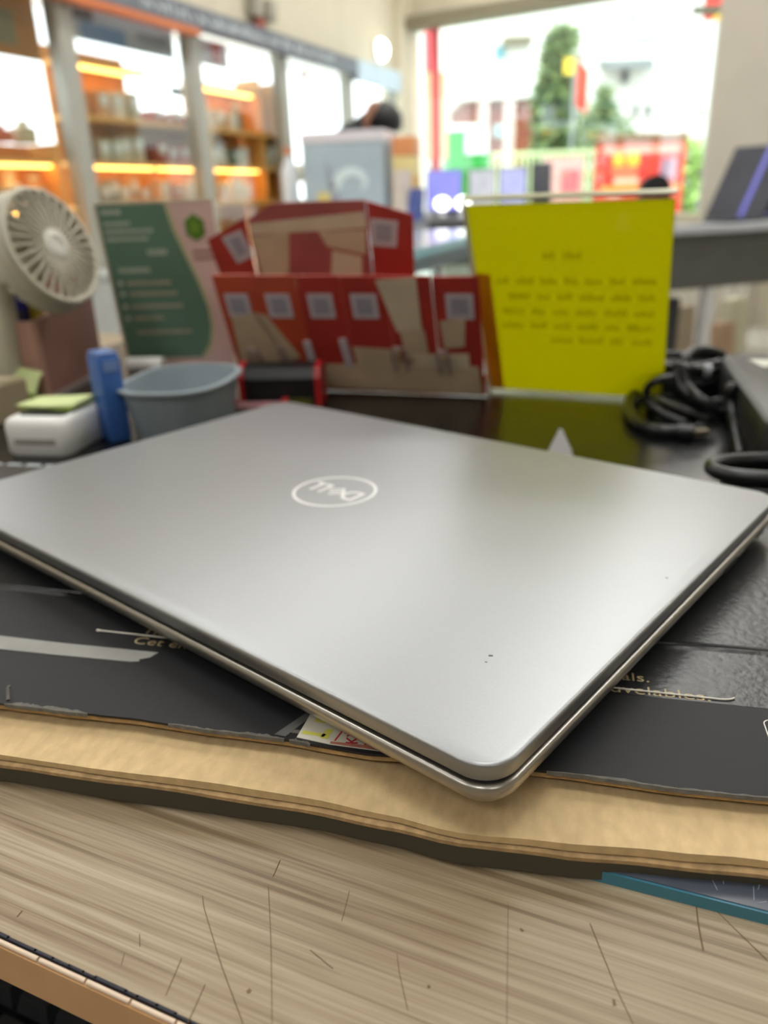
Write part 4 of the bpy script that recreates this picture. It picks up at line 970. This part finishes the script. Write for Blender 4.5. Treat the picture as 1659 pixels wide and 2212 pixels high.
rb = thing('red_grey_box', 'low red and grey box behind the papers on the right table', 'box', on_rt(.16, .48, .7502), R(20))
MB().span(-.10, .10, -.05, .05, 0, .105, bev=.003).build('carton', mat('box_red_grey', (178, 110, 98), .5, var=.2, scale=12), rb)
MB().span(-.10, .10, -.052, .052, .105, .110).build('lid', mat('box_red_lid', (176, 70, 62), .5, var=.1, scale=12), rb)
wc = thing('white_cup', 'pale blue and white cup on the right table by the paper stack', 'cup', on_rt(.0, .50, .7502))
MB().lathe([(.028, 0), (.034, .07), (.038, .10), (.036, .10), (.032, .068), (.026, .004)], 20).build('cup', mat('cup_pale_blue', (206, 226, 236), .4, var=.08, scale=20), wc, 40)
MB().lathe([(.0395, .098), (.0395, .104), (.03, .110), (.004, .112)], 20).build('lid', WHITE, wc, 40)
# what stands under that table
pt = thing('computer_tower', 'black computer tower under the table behind the yellow sign', 'computer', on_rt(.01, .30, 0), R(20))
MB().span(-.10, .09, -.22, .22, .012, .44, bev=.006).build('case', mat('tower_black', (30, 32, 36), .5, var=.1, scale=20), pt)
MB().span(-.095, .085, -.226, -.22, .02, .43, bev=.002, seg=1).build('front_panel', mat('tower_front', (24, 25, 28), .4, var=.1, scale=40), pt)
for a in (-.07, .06):
    for b in (-.18, .18): MB().cyl((a, b, 0), (a, b, .013), .014, n=10).build('foot', BLACKP, pt)
for i, (x, y, s3, mm, lab) in enumerate(((.62, .70, (.16, .14, .30), mat('bag_beige', (214, 196, 170), .7, var=.08, scale=10), 'tall beige paper bag under the right table'), (.86, .62, (.13, .12, .20), mat('bag_peach', (226, 190, 160), .7, var=.08, scale=10), 'small peach paper bag under the right table'), (1.08, .78, (.2, .14, .30), mat('bag_cream', (228, 222, 196), .7, var=.06, scale=10), 'wide cream paper bag under the right table'))):
    o = thing('paper_bag', lab, 'bag', on_rt(x, y, .0002), R(20 + 12 * i), 'bags under the table')
    a, b, h = s3
    MB().loft([[(-a / 2, -b / 2, 0), (a / 2, -b / 2, 0), (a / 2, b / 2, 0), (-a / 2, b / 2, 0)], [(-a / 2 * .97, -b / 2 * .6, h), (a / 2 * 1.02, -b / 2 * .6, h), (a / 2 * 1.02, b / 2 * .6, h), (-a / 2 * .97, b / 2 * .6, h)]]).build('body', mm, o)
    for s_ in (-1, 1): MB().tube([(-a * .2, s_ * b * .28, h - .004), (-a * .12, s_ * b * .28, h + .06), (a * .12, s_ * b * .28, h + .06), (a * .2, s_ * b * .28, h - .004)], .004, n=6).build('handle', WHITE, o, 60)

# black office chair, only its top shows
ch = thing('office_chair', 'black office chair whose rounded back top shows above the yellow sign', 'chair', (1.5686, 4.7000, 0.7511), R(188))
ch.location.z = 0
BKF = mat('chair_black', (20, 20, 22), .7, var=.15, scale=40)
MB().loft([[(x, -.02, z + .50) for x, z in rrect(.17, .46, .08, 6, 0, .24)], [(x * 1.0, .03, z + .50) for x, z in rrect(.18, .47, .085, 6, 0, .24)]]).build('backrest', BKF, ch, 40)
MB().span(-.23, .23, -.44, -.02, .44, .51, bev=.025).build('seat', BKF, ch, 40)
MB().tube([(0, .035, .70), (0, .05, .55), (0, -.02, .43), (0, -.2, .42)], .018, n=8).build('back_bracket', BLACKP, ch, 60)
MB().cyl((0, -.22, .10), (0, -.22, .44), .025, n=12).build('gas_lift', GREYM, ch, 60)
for i in range(5):
    a = 2 * math.pi * i / 5
    MB().tube([(0, -.22, .11), (.26 * math.cos(a), -.22 + .26 * math.sin(a), .07)], .016, n=8, smooth=1).build('foot_arm', BLACKP, ch)
    MB().cyl((.26 * math.cos(a) - .012, -.22 + .26 * math.sin(a), .03), (.26 * math.cos(a) + .012, -.22 + .26 * math.sin(a), .03), .03, n=12).build('caster', BLACKP, ch, 50)

# service counter in front of the person, with a big printed box and goods
sc_ = thing('service_counter', 'pale service counter in front of the leaning person', 'counter', (-0.1121, 4.4200, 0.8592), R(-20))
sc_.location.z = 0
MB().span(-.36, .36, -.22, .20, 0, .80, bev=.005).build('body', mat('counter_white', (206, 206, 202), .5, var=.05, scale=8), sc_)
MB().span(-.39, .39, -.25, .22, .80, .83, bev=.005).build('worktop', TOPG, sc_)
sm_ = Matrix.Translation(sc_.location) @ Matrix.Rotation(R(-20), 4, 'Z')
def on_sc(x, y, z): return tuple(sm_ @ Vector((x, y, z)))
pb = thing('printed_box', 'large white box with a pale blue swirl print in front of the leaning person', 'box', on_sc(.0, -.02, .8302), R(-14))
MB().span(-.20, .22, -.15, .15, 0, .335, bev=.004).build('carton', mat('box_blue_grey', (178, 196, 208), .5, var=.06, scale=6), pb)
MB().span(-.204, .224, -.154, .154, .335, .385, bev=.004).build('lid', mat('box_lid_white', (226, 222, 230), .5, var=.03, scale=6), pb)
sp = []
for i in range(22):
    a = R(-40 + 11 * i); rr_ = .02 + .0042 * i
    c_ = (.08 + rr_ * math.cos(a) * 1.1, .13 + rr_ * math.sin(a)); wv_ = .006 + .0011 * i
    sp.append([(c_[0] - wv_ * math.cos(a), -.1525, c_[1] - wv_ * math.sin(a)), (c_[0] + wv_ * math.cos(a), -.1525, c_[1] + wv_ * math.sin(a)), (c_[0] + wv_ * math.cos(a), -.150, c_[1] + wv_ * math.sin(a)), (c_[0] - wv_ * math.cos(a), -.150, c_[1] - wv_ * math.sin(a))])
MB().loft(sp).build('swirl_print', mat('swirl_pale', (222, 240, 244), .5, var=.03, scale=6), pb)
MB().span(-.13, -.06, -.1525, -.150, .03, .11).build('yellow_panel', mat('box_yellow', (222, 208, 130), .5, var=.05, scale=9), pb)
MB().prism([(-.05, 0), (.01, 0), (-.06, .24), (-.08, .24)], .150, .1525, M=FLATX).build('grey_stripe', mat('box_stripe', (160, 166, 184), .5, var=.05, scale=9), pb)
wb = thing('white_bottle', 'tall white bottle on the counter left of the printed box', 'bottle', on_sc(-.30, -.10, .8302))
MB().lathe([(.040, 0), (.044, .02), (.044, .22), (.020, .27), (.018, .30)], 20).build('body', mat('bottle_white', (236, 242, 248), .35, var=.02, scale=9), wb, 40)
MB().lathe([(.022, .295), (.022, .33), (.004, .332)], 16).build('cap', mat('cap_orange', (220, 150, 110), .5, var=.05, scale=20), wb, 40)
go = thing('orange_pack_tower', 'column of orange and yellow packs on the counter right of the printed box', 'packs', on_sc(.31, -.02, .8302), R(-14))
for i, c in enumerate(((226, 196, 120), (212, 168, 84), (232, 214, 150), (224, 150, 96))):
    MB().span(-.055, .06, -.08, .08, i * .088, i * .088 + .086, bev=.003, seg=1).build('pack', mat('tower_pack_%d' % i, c, .5, var=.12, scale=14), go)
bn = thing('blue_leaflet_rack', 'narrow rack of blue and white leaflets between the red cards and the far laptops', 'rack', (0.1696, 3.9000, 0.8459), R(-25))
bn.location.z = .8002 - .8
MB().span(-.07, .07, -.06, .06, 0, .80, bev=.004).build('pedestal', mat('rack_grey', (140, 142, 152), .5, var=.06, scale=10), bn)
MB().span(-.065, .0, -.03, .03, .80, 1.02).build('white_leaflets', mat('leaflet_white', (224, 214, 206), .6, var=.12, scale=14), bn)
MB().loft([[(.0, -.04, .80), (.05, -.04, .80), (.05, .04, .80), (.0, .04, .80)], [(.02, -.04, .94), (.062, -.04, .94), (.062, .04, .94), (.02, .04, .94)]]).build('blue_leaflets', mat('leaflet_blue', (84, 100, 172), .6, var=.1, scale=14), bn)

# ------------------------------------------------------------------ the person leaning over the counter
PX, PY = .010, 5.26
pe = thing('person', 'person in a dark shirt bending forward over the counter, head down', 'person', (PX - .335, PY + .08, 0.035))
SKN = mat('skin_brown', (150, 104, 82), .55, var=.05, scale=20)
SHT = mat('shirt_black', (26, 28, 32), .8, var=.12, scale=40)
TRO = mat('trousers_navy', (36, 40, 54), .8, var=.1, scale=40)
HAI = mat('hair_black', (14, 14, 16), .5, var=.2, scale=90, bump=.4)
# joints, local to the feet: +x is the way the person leans
J = {'pelvis': (0, 0, .92), 'waist': (.06, 0, 1.04), 'chest': (.16, 0, 1.17), 'upper': (.225, 0, 1.245), 'neck': (.275, -.005, 1.285), 'skull0': (.315, -.01, 1.315), 'head': (.345, -.012, 1.325),
     'shL': (.205, -.155, 1.215), 'elL': (.30, -.24, 1.00), 'wrL': (.47, -.20, .90), 'shR': (.205, .155, 1.215), 'elR': (.30, .24, 1.00), 'wrR': (.47, .20, .90),
     'hipL': (0, -.09, .86), 'knL': (.02, -.10, .48), 'anL': (-.01, -.10, .09), 'toL': (.13, -.11, .035), 'hipR': (0, .09, .86), 'knR': (.02, .10, .48), 'anR': (-.01, .10, .09), 'toR': (.13, .11, .035)}
RAD = {'pelvis': .135, 'waist': .125, 'chest': .13, 'upper': .10, 'neck': .055, 'skull0': .06, 'head': .055, 'shL': .06, 'shR': .06, 'elL': .042, 'elR': .042, 'wrL': .028, 'wrR': .028,
       'hipL': .085, 'hipR': .085, 'knL': .06, 'knR': .06, 'anL': .04, 'anR': .04, 'toL': .03, 'toR': .03}
ED = [('pelvis', 'waist'), ('waist', 'chest'), ('chest', 'upper'), ('upper', 'neck'), ('neck', 'skull0'), ('skull0', 'head'), ('upper', 'shL'), ('shL', 'elL'), ('elL', 'wrL'), ('upper', 'shR'), ('shR', 'elR'), ('elR', 'wrR'),
      ('pelvis', 'hipL'), ('hipL', 'knL'), ('knL', 'anL'), ('anL', 'toL'), ('pelvis', 'hipR'), ('hipR', 'knR'), ('knR', 'anR'), ('anR', 'toR')]
for s, sg_ in (('L', 1), ('R', -1)):
    wv = Vector(J['wr' + s]); pm = wv + Vector((.055, sg_ * .012, -.012)); J['pm' + s] = tuple(pm); RAD['pm' + s] = .024; ED.append(('wr' + s, 'pm' + s))
    for f in range(4):
        a = pm + Vector((.028, sg_ * (-.026 + .017 * f), -.004)); b = a + Vector((.030 - .004 * abs(f - 1), 0, -.012)); c = b + Vector((.016, 0, -.014))
        for nm, q, r_ in (('a', a, .0095), ('b', b, .0085), ('c', c, .0072)): J['f%d%s%s' % (f, nm, s)] = tuple(q); RAD['f%d%s%s' % (f, nm, s)] = r_
        ED += [('pm' + s, 'f%da%s' % (f, s)), ('f%da%s' % (f, s), 'f%db%s' % (f, s)), ('f%db%s' % (f, s), 'f%dc%s' % (f, s))]
    a = wv + Vector((.030, sg_ * .028, -.008)); b = a + Vector((.032, sg_ * .016, -.010))
    J['ta' + s] = tuple(a); RAD['ta' + s] = .0105; J['tb' + s] = tuple(b); RAD['tb' + s] = .008; ED += [('wr' + s, 'ta' + s), ('ta' + s, 'tb' + s)]
keys = list(J); idx = {k_: i for i, k_ in enumerate(keys)}
bme = bpy.data.meshes.new('body'); bme.from_pydata([J[k_] for k_ in keys], [(idx[a], idx[b]) for a, b in ED], [])
bo = bpy.data.objects.new('body', bme); COL.objects.link(bo)
skm = bo.modifiers.new('skin', 'SKIN'); ssm = bo.modifiers.new('sub', 'SUBSURF'); ssm.levels = 2; ssm.render_levels = 2
for i, k_ in enumerate(keys):
    sv = bme.skin_vertices[0].data[i]; sv.radius = (RAD[k_], RAD[k_]); sv.use_root = (k_ == 'pelvis')
bpy.context.view_layer.update()
dg = bpy.context.evaluated_depsgraph_get()
nm_ = bpy.data.meshes.new_from_object(bo.evaluated_get(dg)); bo.modifiers.clear(); bo.data = nm_; bpy.data.meshes.remove(bme)
nm_.name = 'body'; bo.parent = pe
for mm in (SKN, SHT, TRO, BLACKP): nm_.materials.append(mm)
for pl in nm_.polygons:
    c = pl.center
    arm = abs(c.y) > .17 and c.z > .8
    if c.z < .10: mi = 3
    elif c.z < .93 and not (c.x > .20): mi = 2
    elif c.x > .285 and not arm and c.z > 1.1: mi = 0
    elif arm and c.x > .36: mi = 0
    elif c.x > .42 and c.z < 1.05: mi = 0
    else: mi = 1
    pl.material_index = mi; pl.use_smooth = True
hc = Vector((.405, -.015, 1.325)); hd = Vector((.80, -.05, -.45)).normalized()      # crown direction: bowed forward
HM = from_normal(hc, hd) @ Matrix.Rotation(math.pi, 4, 'Z') @ Matrix.Scale(1.1, 4)
hp = []
for z, r, off in ((-.105, .030, .03), (-.09, .052, .022), (-.06, .068, .010), (-.02, .076, .0), (.03, .079, -.002), (.07, .066, -.002), (.098, .038, 0), (.108, .008, 0)):
    hp.append([(r * .92 * math.cos(2 * math.pi * i / 20), r * 1.08 * math.sin(2 * math.pi * i / 20) - off, z) for i in range(20)])
hdm = MB().loft(hp, M=HM); 
for s_ in (-1, 1):
    hdm.lathe([(.004, 0), (.018, .004), (.016, .012), (.004, .014)], 10, M=HM @ Matrix.Translation((s_ * .068, .010, -.02)) @ Matrix.Rotation(R(90 * s_), 4, 'Y'))
hdm.loft([[(x, -.076 - o_, z) for x, z in ((-.012, -.052), (.012, -.052), (.007, -.012), (-.007, -.012))] for o_ in (0, .018)], M=HM)
ho = hdm.build('head', SKN, pe, 60)
for s_ in (-1, 1): MB().lathe([(.001, -.004), (.010, -.001), (.010, .002), (.001, .005)], 10, M=HM @ Matrix.Translation((s_ * .030, -.078, -.005)) @ Matrix.Rotation(R(90), 4, 'X')).build('eye', mat('eye_dark', (40, 34, 30), .3, var=.1, scale=60), ho)
MB().box((0, -.070, -.072), (.044, .012, .010), 0, .003, M=HM).build('mouth', mat('lips', (130, 80, 70), .5, var=.05, scale=60), ho)
hr = []
for z, r, fy in ((-.045, .078, .050), (-.02, .084, .035), (.02, .087, .0), (.06, .080, -.006), (.095, .056, 0), (.118, .010, 0)):
    hr.append([(r * .95 * math.cos(2 * math.pi * i / 24), max(r * 1.10 * math.sin(2 * math.pi * i / 24), -.2) * (1 if math.sin(2 * math.pi * i / 24) > 0 else (1 - fy * 12)) + .006, z) for i in range(24)])
MB().loft(hr, M=HM).build('hair', HAI, pe, 60)

# ================================================================== outside the window
def yard(name, mb, m): return tag(mb.build(name, m), kind='structure')
yard('ground', MB().span(-40, 45, 10.2, 60, -.30, -.15), mat('pavement', (176, 172, 164), .9, var=.08, scale=2))
yard('pavement', MB().span(-30, 40, 8.2, 10.2, -.30, -.12), mat('pavement_pale', (196, 192, 182), .9, var=.08, scale=2))
bw = thing('white_building', 'overexposed white apartment building across the street', 'building', (0, 18, -.15))
WB = mat('facade_white', (236, 234, 228), .8, var=.03, scale=1)
MB().span(.2, 9.5, 0, 6, 0, 9.5).build('facade', WB, bw)
MB().span(.0, 9.7, -.25, 6.1, 9.5, 9.8).build('parapet', WB, bw)
def win_px(x0, z0, x1, z1, m, frame=True):
    f_ = MB().span(x0, x1, -.05, 0, z0, z1).build('window', mat('far_frame', (208, 206, 200), .6, var=.04, scale=5), bw)
    MB().span(x0 + .05, x1 - .05, -.07, -.05, z0 + .05, z1 - .05).build('pane', m, f_)
GT = mat('far_pane_teal', (92, 150, 164), .25, var=.06, scale=3); GD = mat('far_pane_dark', (48, 56, 64), .25, var=.06, scale=3)
for (a, b), m in ((((2.5040, 18.0000, 3.3576), (2.7951, 18.0000, 3.6734)), GT), (((3.6275, 18.0000, 3.5262), (3.9028, 18.0000, 3.9592)), GT), (((5.1362, 18.0000, 3.9768), (5.3150, 18.0000, 4.1450)), GD), (((6.7043, 18.0000, 3.2507), (6.8631, 18.0000, 3.4091)), GD), (((5.0860, 18.0000, 2.8545), (5.3140, 18.0000, 3.1793)), GD), (((5.3924, 18.0000, 2.2511), (5.5589, 18.0000, 2.5362)), GD), (((5.6425, 18.0000, 2.2431), (5.8265, 18.0000, 2.5277)), GD), (((6.7459, 18.0000, 2.2422), (6.9254, 18.0000, 2.4247)), GD)):
    win_px(a[0], a[2] + .15, b[0], b[2] + .15, m)
a = (5.2011, 18.0000, 3.1828)
MB().loft([[(a[0] - .55, 0, a[2] + .30), (a[0] + .55, 0, a[2] + .30), (a[0] + .55, 0, a[2] + .22), (a[0] - .55, 0, a[2] + .22)], [(a[0] - .45, -.5, a[2] + .12), (a[0] + .45, -.5, a[2] + .12), (a[0] + .45, -.5, a[2] + .06), (a[0] - .45, -.5, a[2] + .06)]]).build('awning', mat('awning_grey', (120, 124, 128), .7, var=.05, scale=4), bw)
a = (2.9344, 18.0000, 3.6691)
MB().span(a[0] - .25, a[0] + .3, -.45, 0, a[2] + .10, a[2] + .22).build('air_conditioner', mat('aircon', (120, 112, 92), .6, var=.06, scale=8), bw)
a = (5.5460, 18.0000, 3.7248)
MB().loft([[(a[0] - .3, -.02, a[2]), (a[0] - .3, -.02, a[2] + .55), (a[0] - .25, -.02, a[2] + .55), (a[0] - .25, -.02, a[2])], [(a[0] + .6, -.35, a[2] + .15), (a[0] + .6, -.35, a[2] + .32), (a[0] + .65, -.3, a[2] + .32), (a[0] + .65, -.3, a[2] + .15)]]).build('sunshade', mat('shade_green', (176, 200, 178), .7, var=.06, scale=4), bw)

rh = thing('brick_house', 'low house with dusty red walls behind the green bin across the street', 'house', (0, 15.2, -.15))
RB = mat('red_render', (138, 72, 58), .8, var=.1, scale=3)
a, b = (1.6387, 15.2000, 1.8141), (2.9431, 15.2000, 2.4029)
MB().span(a[0], b[0], 0, 2.5, 0, b[2] + .15).build('wall', RB, rh)
MB().span(a[0] - .1, b[0] + .1, -.15, 2.6, b[2] + .15, b[2] + .32).build('roof_slab', WB, rh)
for px in ((1.9609, 15.2000, 2.0962), (2.4142, 15.2000, 2.0817)):
    MB().span(px[0] - .09, px[0] + .09, -.12, 0, 0, b[2] + .15).build('pilaster', mat('pilaster_pink', (226, 200, 192), .8, var=.05, scale=4), rh)
w0, w1 = (2.1604, 15.2000, 1.8119), (2.5292, 15.2000, 2.0198)
f_ = MB().span(w0[0], w1[0], -.06, 0, w0[2] + .15, w1[2] + .15).build('window', MATS['far_frame'], rh)
MB().span(w0[0] + .04, w1[0] - .04, -.08, -.06, w0[2] + .19, w1[2] + .11).build('pane', mat('pane_cyan', (120, 206, 226), .3, var=.05, scale=4), f_)

# leaves: clusters of small real leaf blades per tree
def tree(label, loc, h, crown, cols, n, seed, trunk_r=.09):
    random.seed(seed)
    o = thing('tree', label, 'tree', loc, 0, 'trees across the street')
    MB().tube([(0, 0, 0), (.05, .02, h * .4), (-.04, .0, h * .75), (0, 0, h * .95)], trunk_r, n=8).build('trunk', mat('bark', (104, 84, 60), .9, var=.2, scale=20), o)
    for gi, c in enumerate(cols):
        V = []; F = []
        for i in range(n):
            z = random.random(); rx = crown(z); a = random.uniform(0, 6.283); r_ = rx * math.sqrt(random.random())
            p = Vector((r_ * math.cos(a), r_ * math.sin(a), h * (.12 + .88 * z)))
            d = Vector((random.gauss(0, 1), random.gauss(0, 1), random.gauss(-.2, .6))).normalized(); s2 = d.orthogonal().normalized()
            L_ = random.uniform(.12, .24); k0 = len(V)
            V += [p, p + d * L_ * .5 + s2 * L_ * .22, p + d * L_, p + d * L_ * .5 - s2 * L_ * .22]; F.append((k0, k0 + 1, k0 + 2, k0 + 3))
        me = bpy.data.meshes.new('foliage'); me.from_pydata(V, [], F)
        tag(link('foliage', me, mat('leaf_%d_%d_%d' % c, c, .6, var=.2, scale=6), o), kind='stuff')
a = (2.8695, 13.4000, 1.6606)
tree('tall narrow green tree in the middle of the window', (a[0], 13.4, -.15), (2.7975, 13.4000, 3.1411)[2] + .15, lambda z: .34 * (1 - z) ** .5 * (.5 + .5 * min(1, z * 6)) + .12, ((86, 112, 70), (120, 142, 84)), 1500, 31)
a = (4.2874, 16.0000, 1.7789)
tree('short bushy tree right of the tall narrow one', (a[0], 16.0, -.15), (4.3124, 16.0000, 2.6150)[2] + .15, lambda z: .75 * math.sin(math.pi * min(1, .15 + z * .9)) + .05, ((96, 122, 84), (138, 158, 108)), 900, 32)
a = (4.7530, 12.5000, 1.3593)
tree('bright green shrub behind the right end of the red billboard', (a[0], 12.5, -.15), (4.7317, 12.5000, 1.5436)[2] + .15, lambda z: .35, ((150, 186, 90), (176, 206, 120)), 500, 33, .04)

fg = thing('flag_banner', 'yellow and red banner on a pole beside the tall tree', 'banner', ((2.8882, 12.4000, 2.1873)[0], 12.4, -.15))
ft_ = (2.8613, 12.4000, 2.6554)[2] + .15
MB().cyl((0, 0, 0), (0, 0, ft_), .025, n=10).build('pole', GREYM, fg)
MB().loft([[(.03, .0, ft_ - .62), (.03, 0, ft_ - .05), (.03, .02, ft_ - .05), (.03, .02, ft_ - .62)], [(.2, .05, ft_ - .75), (.2, .05, ft_ - .2), (.2, .07, ft_ - .2), (.2, .07, ft_ - .75)]]).build('red_cloth', mat('flag_red', (222, 66, 44), .7, var=.06, scale=6), fg)
MB().span(-.16, .0, -.02, .0, ft_ - .24, ft_ - .04).build('yellow_cloth', mat('flag_yellow', (240, 206, 60), .7, var=.06, scale=6), fg)
a, b = (3.4482, 9.6000, 2.5310), (3.7491, 9.6000, 2.7147)
rs = thing('corner_shop_sign', 'red and yellow hanging sign at the top right of the window', 'sign', (a[0], 9.6, 0))
MB().span(.12, b[0] - a[0] + .35, -.02, .02, a[2], b[2] + .35).build('red_board', mat('sign_red', (228, 60, 54), .5, var=.05, scale=5), rs)
MB().prism([(.20, a[2] - .0), (.46, a[2] + .02), (.44, a[2] + .24)], -.035, -.021, M=Matrix.Rotation(R(0), 4, 'X') @ FLATX @ Matrix.Scale(-1, 4, (0, 0, 1))).build('yellow_star', mat('sign_yellow', (250, 206, 50), .5, var=.05, scale=5), rs)
MB().span(-.02, .28, -.05, -.03, a[2] + .05, a[2] + .13).build('dark_plate', mat('sign_plate', (84, 80, 64), .5, var=.1, scale=20), rs)
MB().cyl((.32, .0, -.12), (.32, .0, a[2] + 1.2), .04, n=10).build('pole', GREYM, rs)

# green bin, railing, billboard
gbn = thing('green_kiosk', 'bright green and white kiosk at the left of the street', 'kiosk', (0, 11.2, -.15))
a, b = (1.0026, 11.2000, 1.2968), (1.5541, 11.2000, 1.6725)
KG = mat('kiosk_green', (16, 150, 50), .5, var=.06, scale=4)
MB().span(a[0], a[0] + .22, 0, .8, 0, b[2] + .15).build('green_post', KG, gbn)
MB().span(a[0] + .22, b[0], .05, .8, 0, a[2] + .25).build('green_base', KG, gbn)
MB().span(a[0] + .22, a[0] + .52, .02, .8, a[2] + .25, b[2] + .15).build('white_box', mat('kiosk_white', (240, 246, 244), .5, var=.03, scale=4), gbn)
MB().span(a[0] - .04, b[0] - .1, -.03, .84, b[2] + .15, b[2] + .22).build('roof', mat('kiosk_white_roof', (244, 248, 246), .5, var=.03, scale=4), gbn)
rl = thing('railing', 'pale green street railing under the trees', 'railing', (0, 10.9, -.12))
a, b = (1.5304, 10.9000, 1.3060), (2.8687, 10.9000, 1.4071)
PG = mat('railing_pale_green', (206, 220, 170), .6, var=.05, scale=5)
for z in (.25, b[2] + .05): MB().span(a[0], b[0] + .3, -.02, .02, z, z + .05).build('rail', PG, rl)
nb = 24
pme = None
for i in range(nb):
    if pme is None: o = MB().span(-.014, .014, -.012, .012, 0, b[2] + .05).build('baluster', PG, rl); pme = o.data
    else: o = link('baluster', pme, None, rl)
    o.location = (a[0] + (b[0] + .3 - a[0]) * i / (nb - 1), 0, 0)
pk = thing('pink_hoarding', 'pale pink hoarding board left of the red billboard', 'board', (0, 9.9, -.12))
a, b = (1.9961, 9.9000, 0.8769), (2.4618, 9.9000, 1.2686)
MB().span(a[0], b[0], 0, .04, .3, b[2] + .12).build('board', mat('hoarding_pink', (220, 176, 170), .6, var=.08, scale=4), pk)
MB().span(a[0] + .45 * (b[0] - a[0]), b[0] - .05, -.01, 0, b[2] - .25, b[2] - .02).build('red_patch', mat('hoarding_red', (206, 112, 122), .6, var=.08, scale=4), pk)
for x in (a[0] + .03, b[0] - .03): MB().span(x - .03, x + .03, .04, .10, 0, b[2] + .12).build('post', FR, pk)
rbb = thing('red_billboard', 'red shop billboard with a dark top rail and yellow marks outside the window', 'billboard', (0, 9.2, -.12))
a, b = (2.4325, 9.2000, 0.9441), (3.3811, 9.2000, 1.3968)
MB().span(a[0], b[0], 0, .08, a[2] - .3, b[2] + .12).build('board', mat('billboard_red', (214, 44, 30), .5, var=.08, scale=3), rbb)
MB().span(a[0], b[0], -.03, .11, b[2] + .08, b[2] + .17).build('top_rail', mat('billboard_rail', (120, 84, 54), .6, var=.06, scale=6), rbb)
MB().span(a[0] + .05, b[0] - .05, -.012, 0, b[2] - .02, b[2] + .05).build('pink_band', mat('billboard_pink', (240, 150, 130), .5, var=.06, scale=6), rbb)
wdt = b[0] - a[0]
for f0, f1, z0, z1, c in ((.18, .30, .10, .22, (244, 190, 50)), (.34, .47, .10, .22, (244, 190, 50)), (.17, .46, .25, .31, (236, 120, 80)), (.20, .48, .34, .40, (240, 190, 160)), (.72, .90, .16, .36, (150, 120, 140)), (.05, .95, .42, .52, (240, 150, 60))):
    MB().span(a[0] + wdt * f0, a[0] + wdt * f1, -.01, 0, b[2] + .08 - z1, b[2] + .08 - z0).build('print_patch', mat('billboard_print_%d_%d' % (c[0], c[2]), c, .5, var=.1, scale=8), rbb)
for x in (a[0] + .1, b[0] - .1): MB().span(x - .04, x + .04, .08, .16, 0, a[2]).build('post', GREYM, rbb)
rst = thing('red_door_banner', 'tall pink red banner strip at the left end of the far window', 'banner', (0, 0, 0))
a, b = (0.5794, 8.4000, 1.2341), (0.6267, 8.4000, 2.4237)
MB().span(a[0] - .05, a[0] + .10, 8.4, 8.43, a[2], b[2]).build('cloth', mat('banner_rose', (232, 92, 104), .6, var=.05, scale=3), rst)
MB().span(a[0] - .04, a[0] + .16, 8.37, 8.40, a[2], a[2] + .75).build('peach_panel', mat('banner_peach', (240, 176, 140), .6, var=.05, scale=3), rst)
MB().cyl((a[0] + .02, 8.45, -.12), (a[0] + .02, 8.45, b[2]), .02, n=8).build('pole', GREYM, rst)
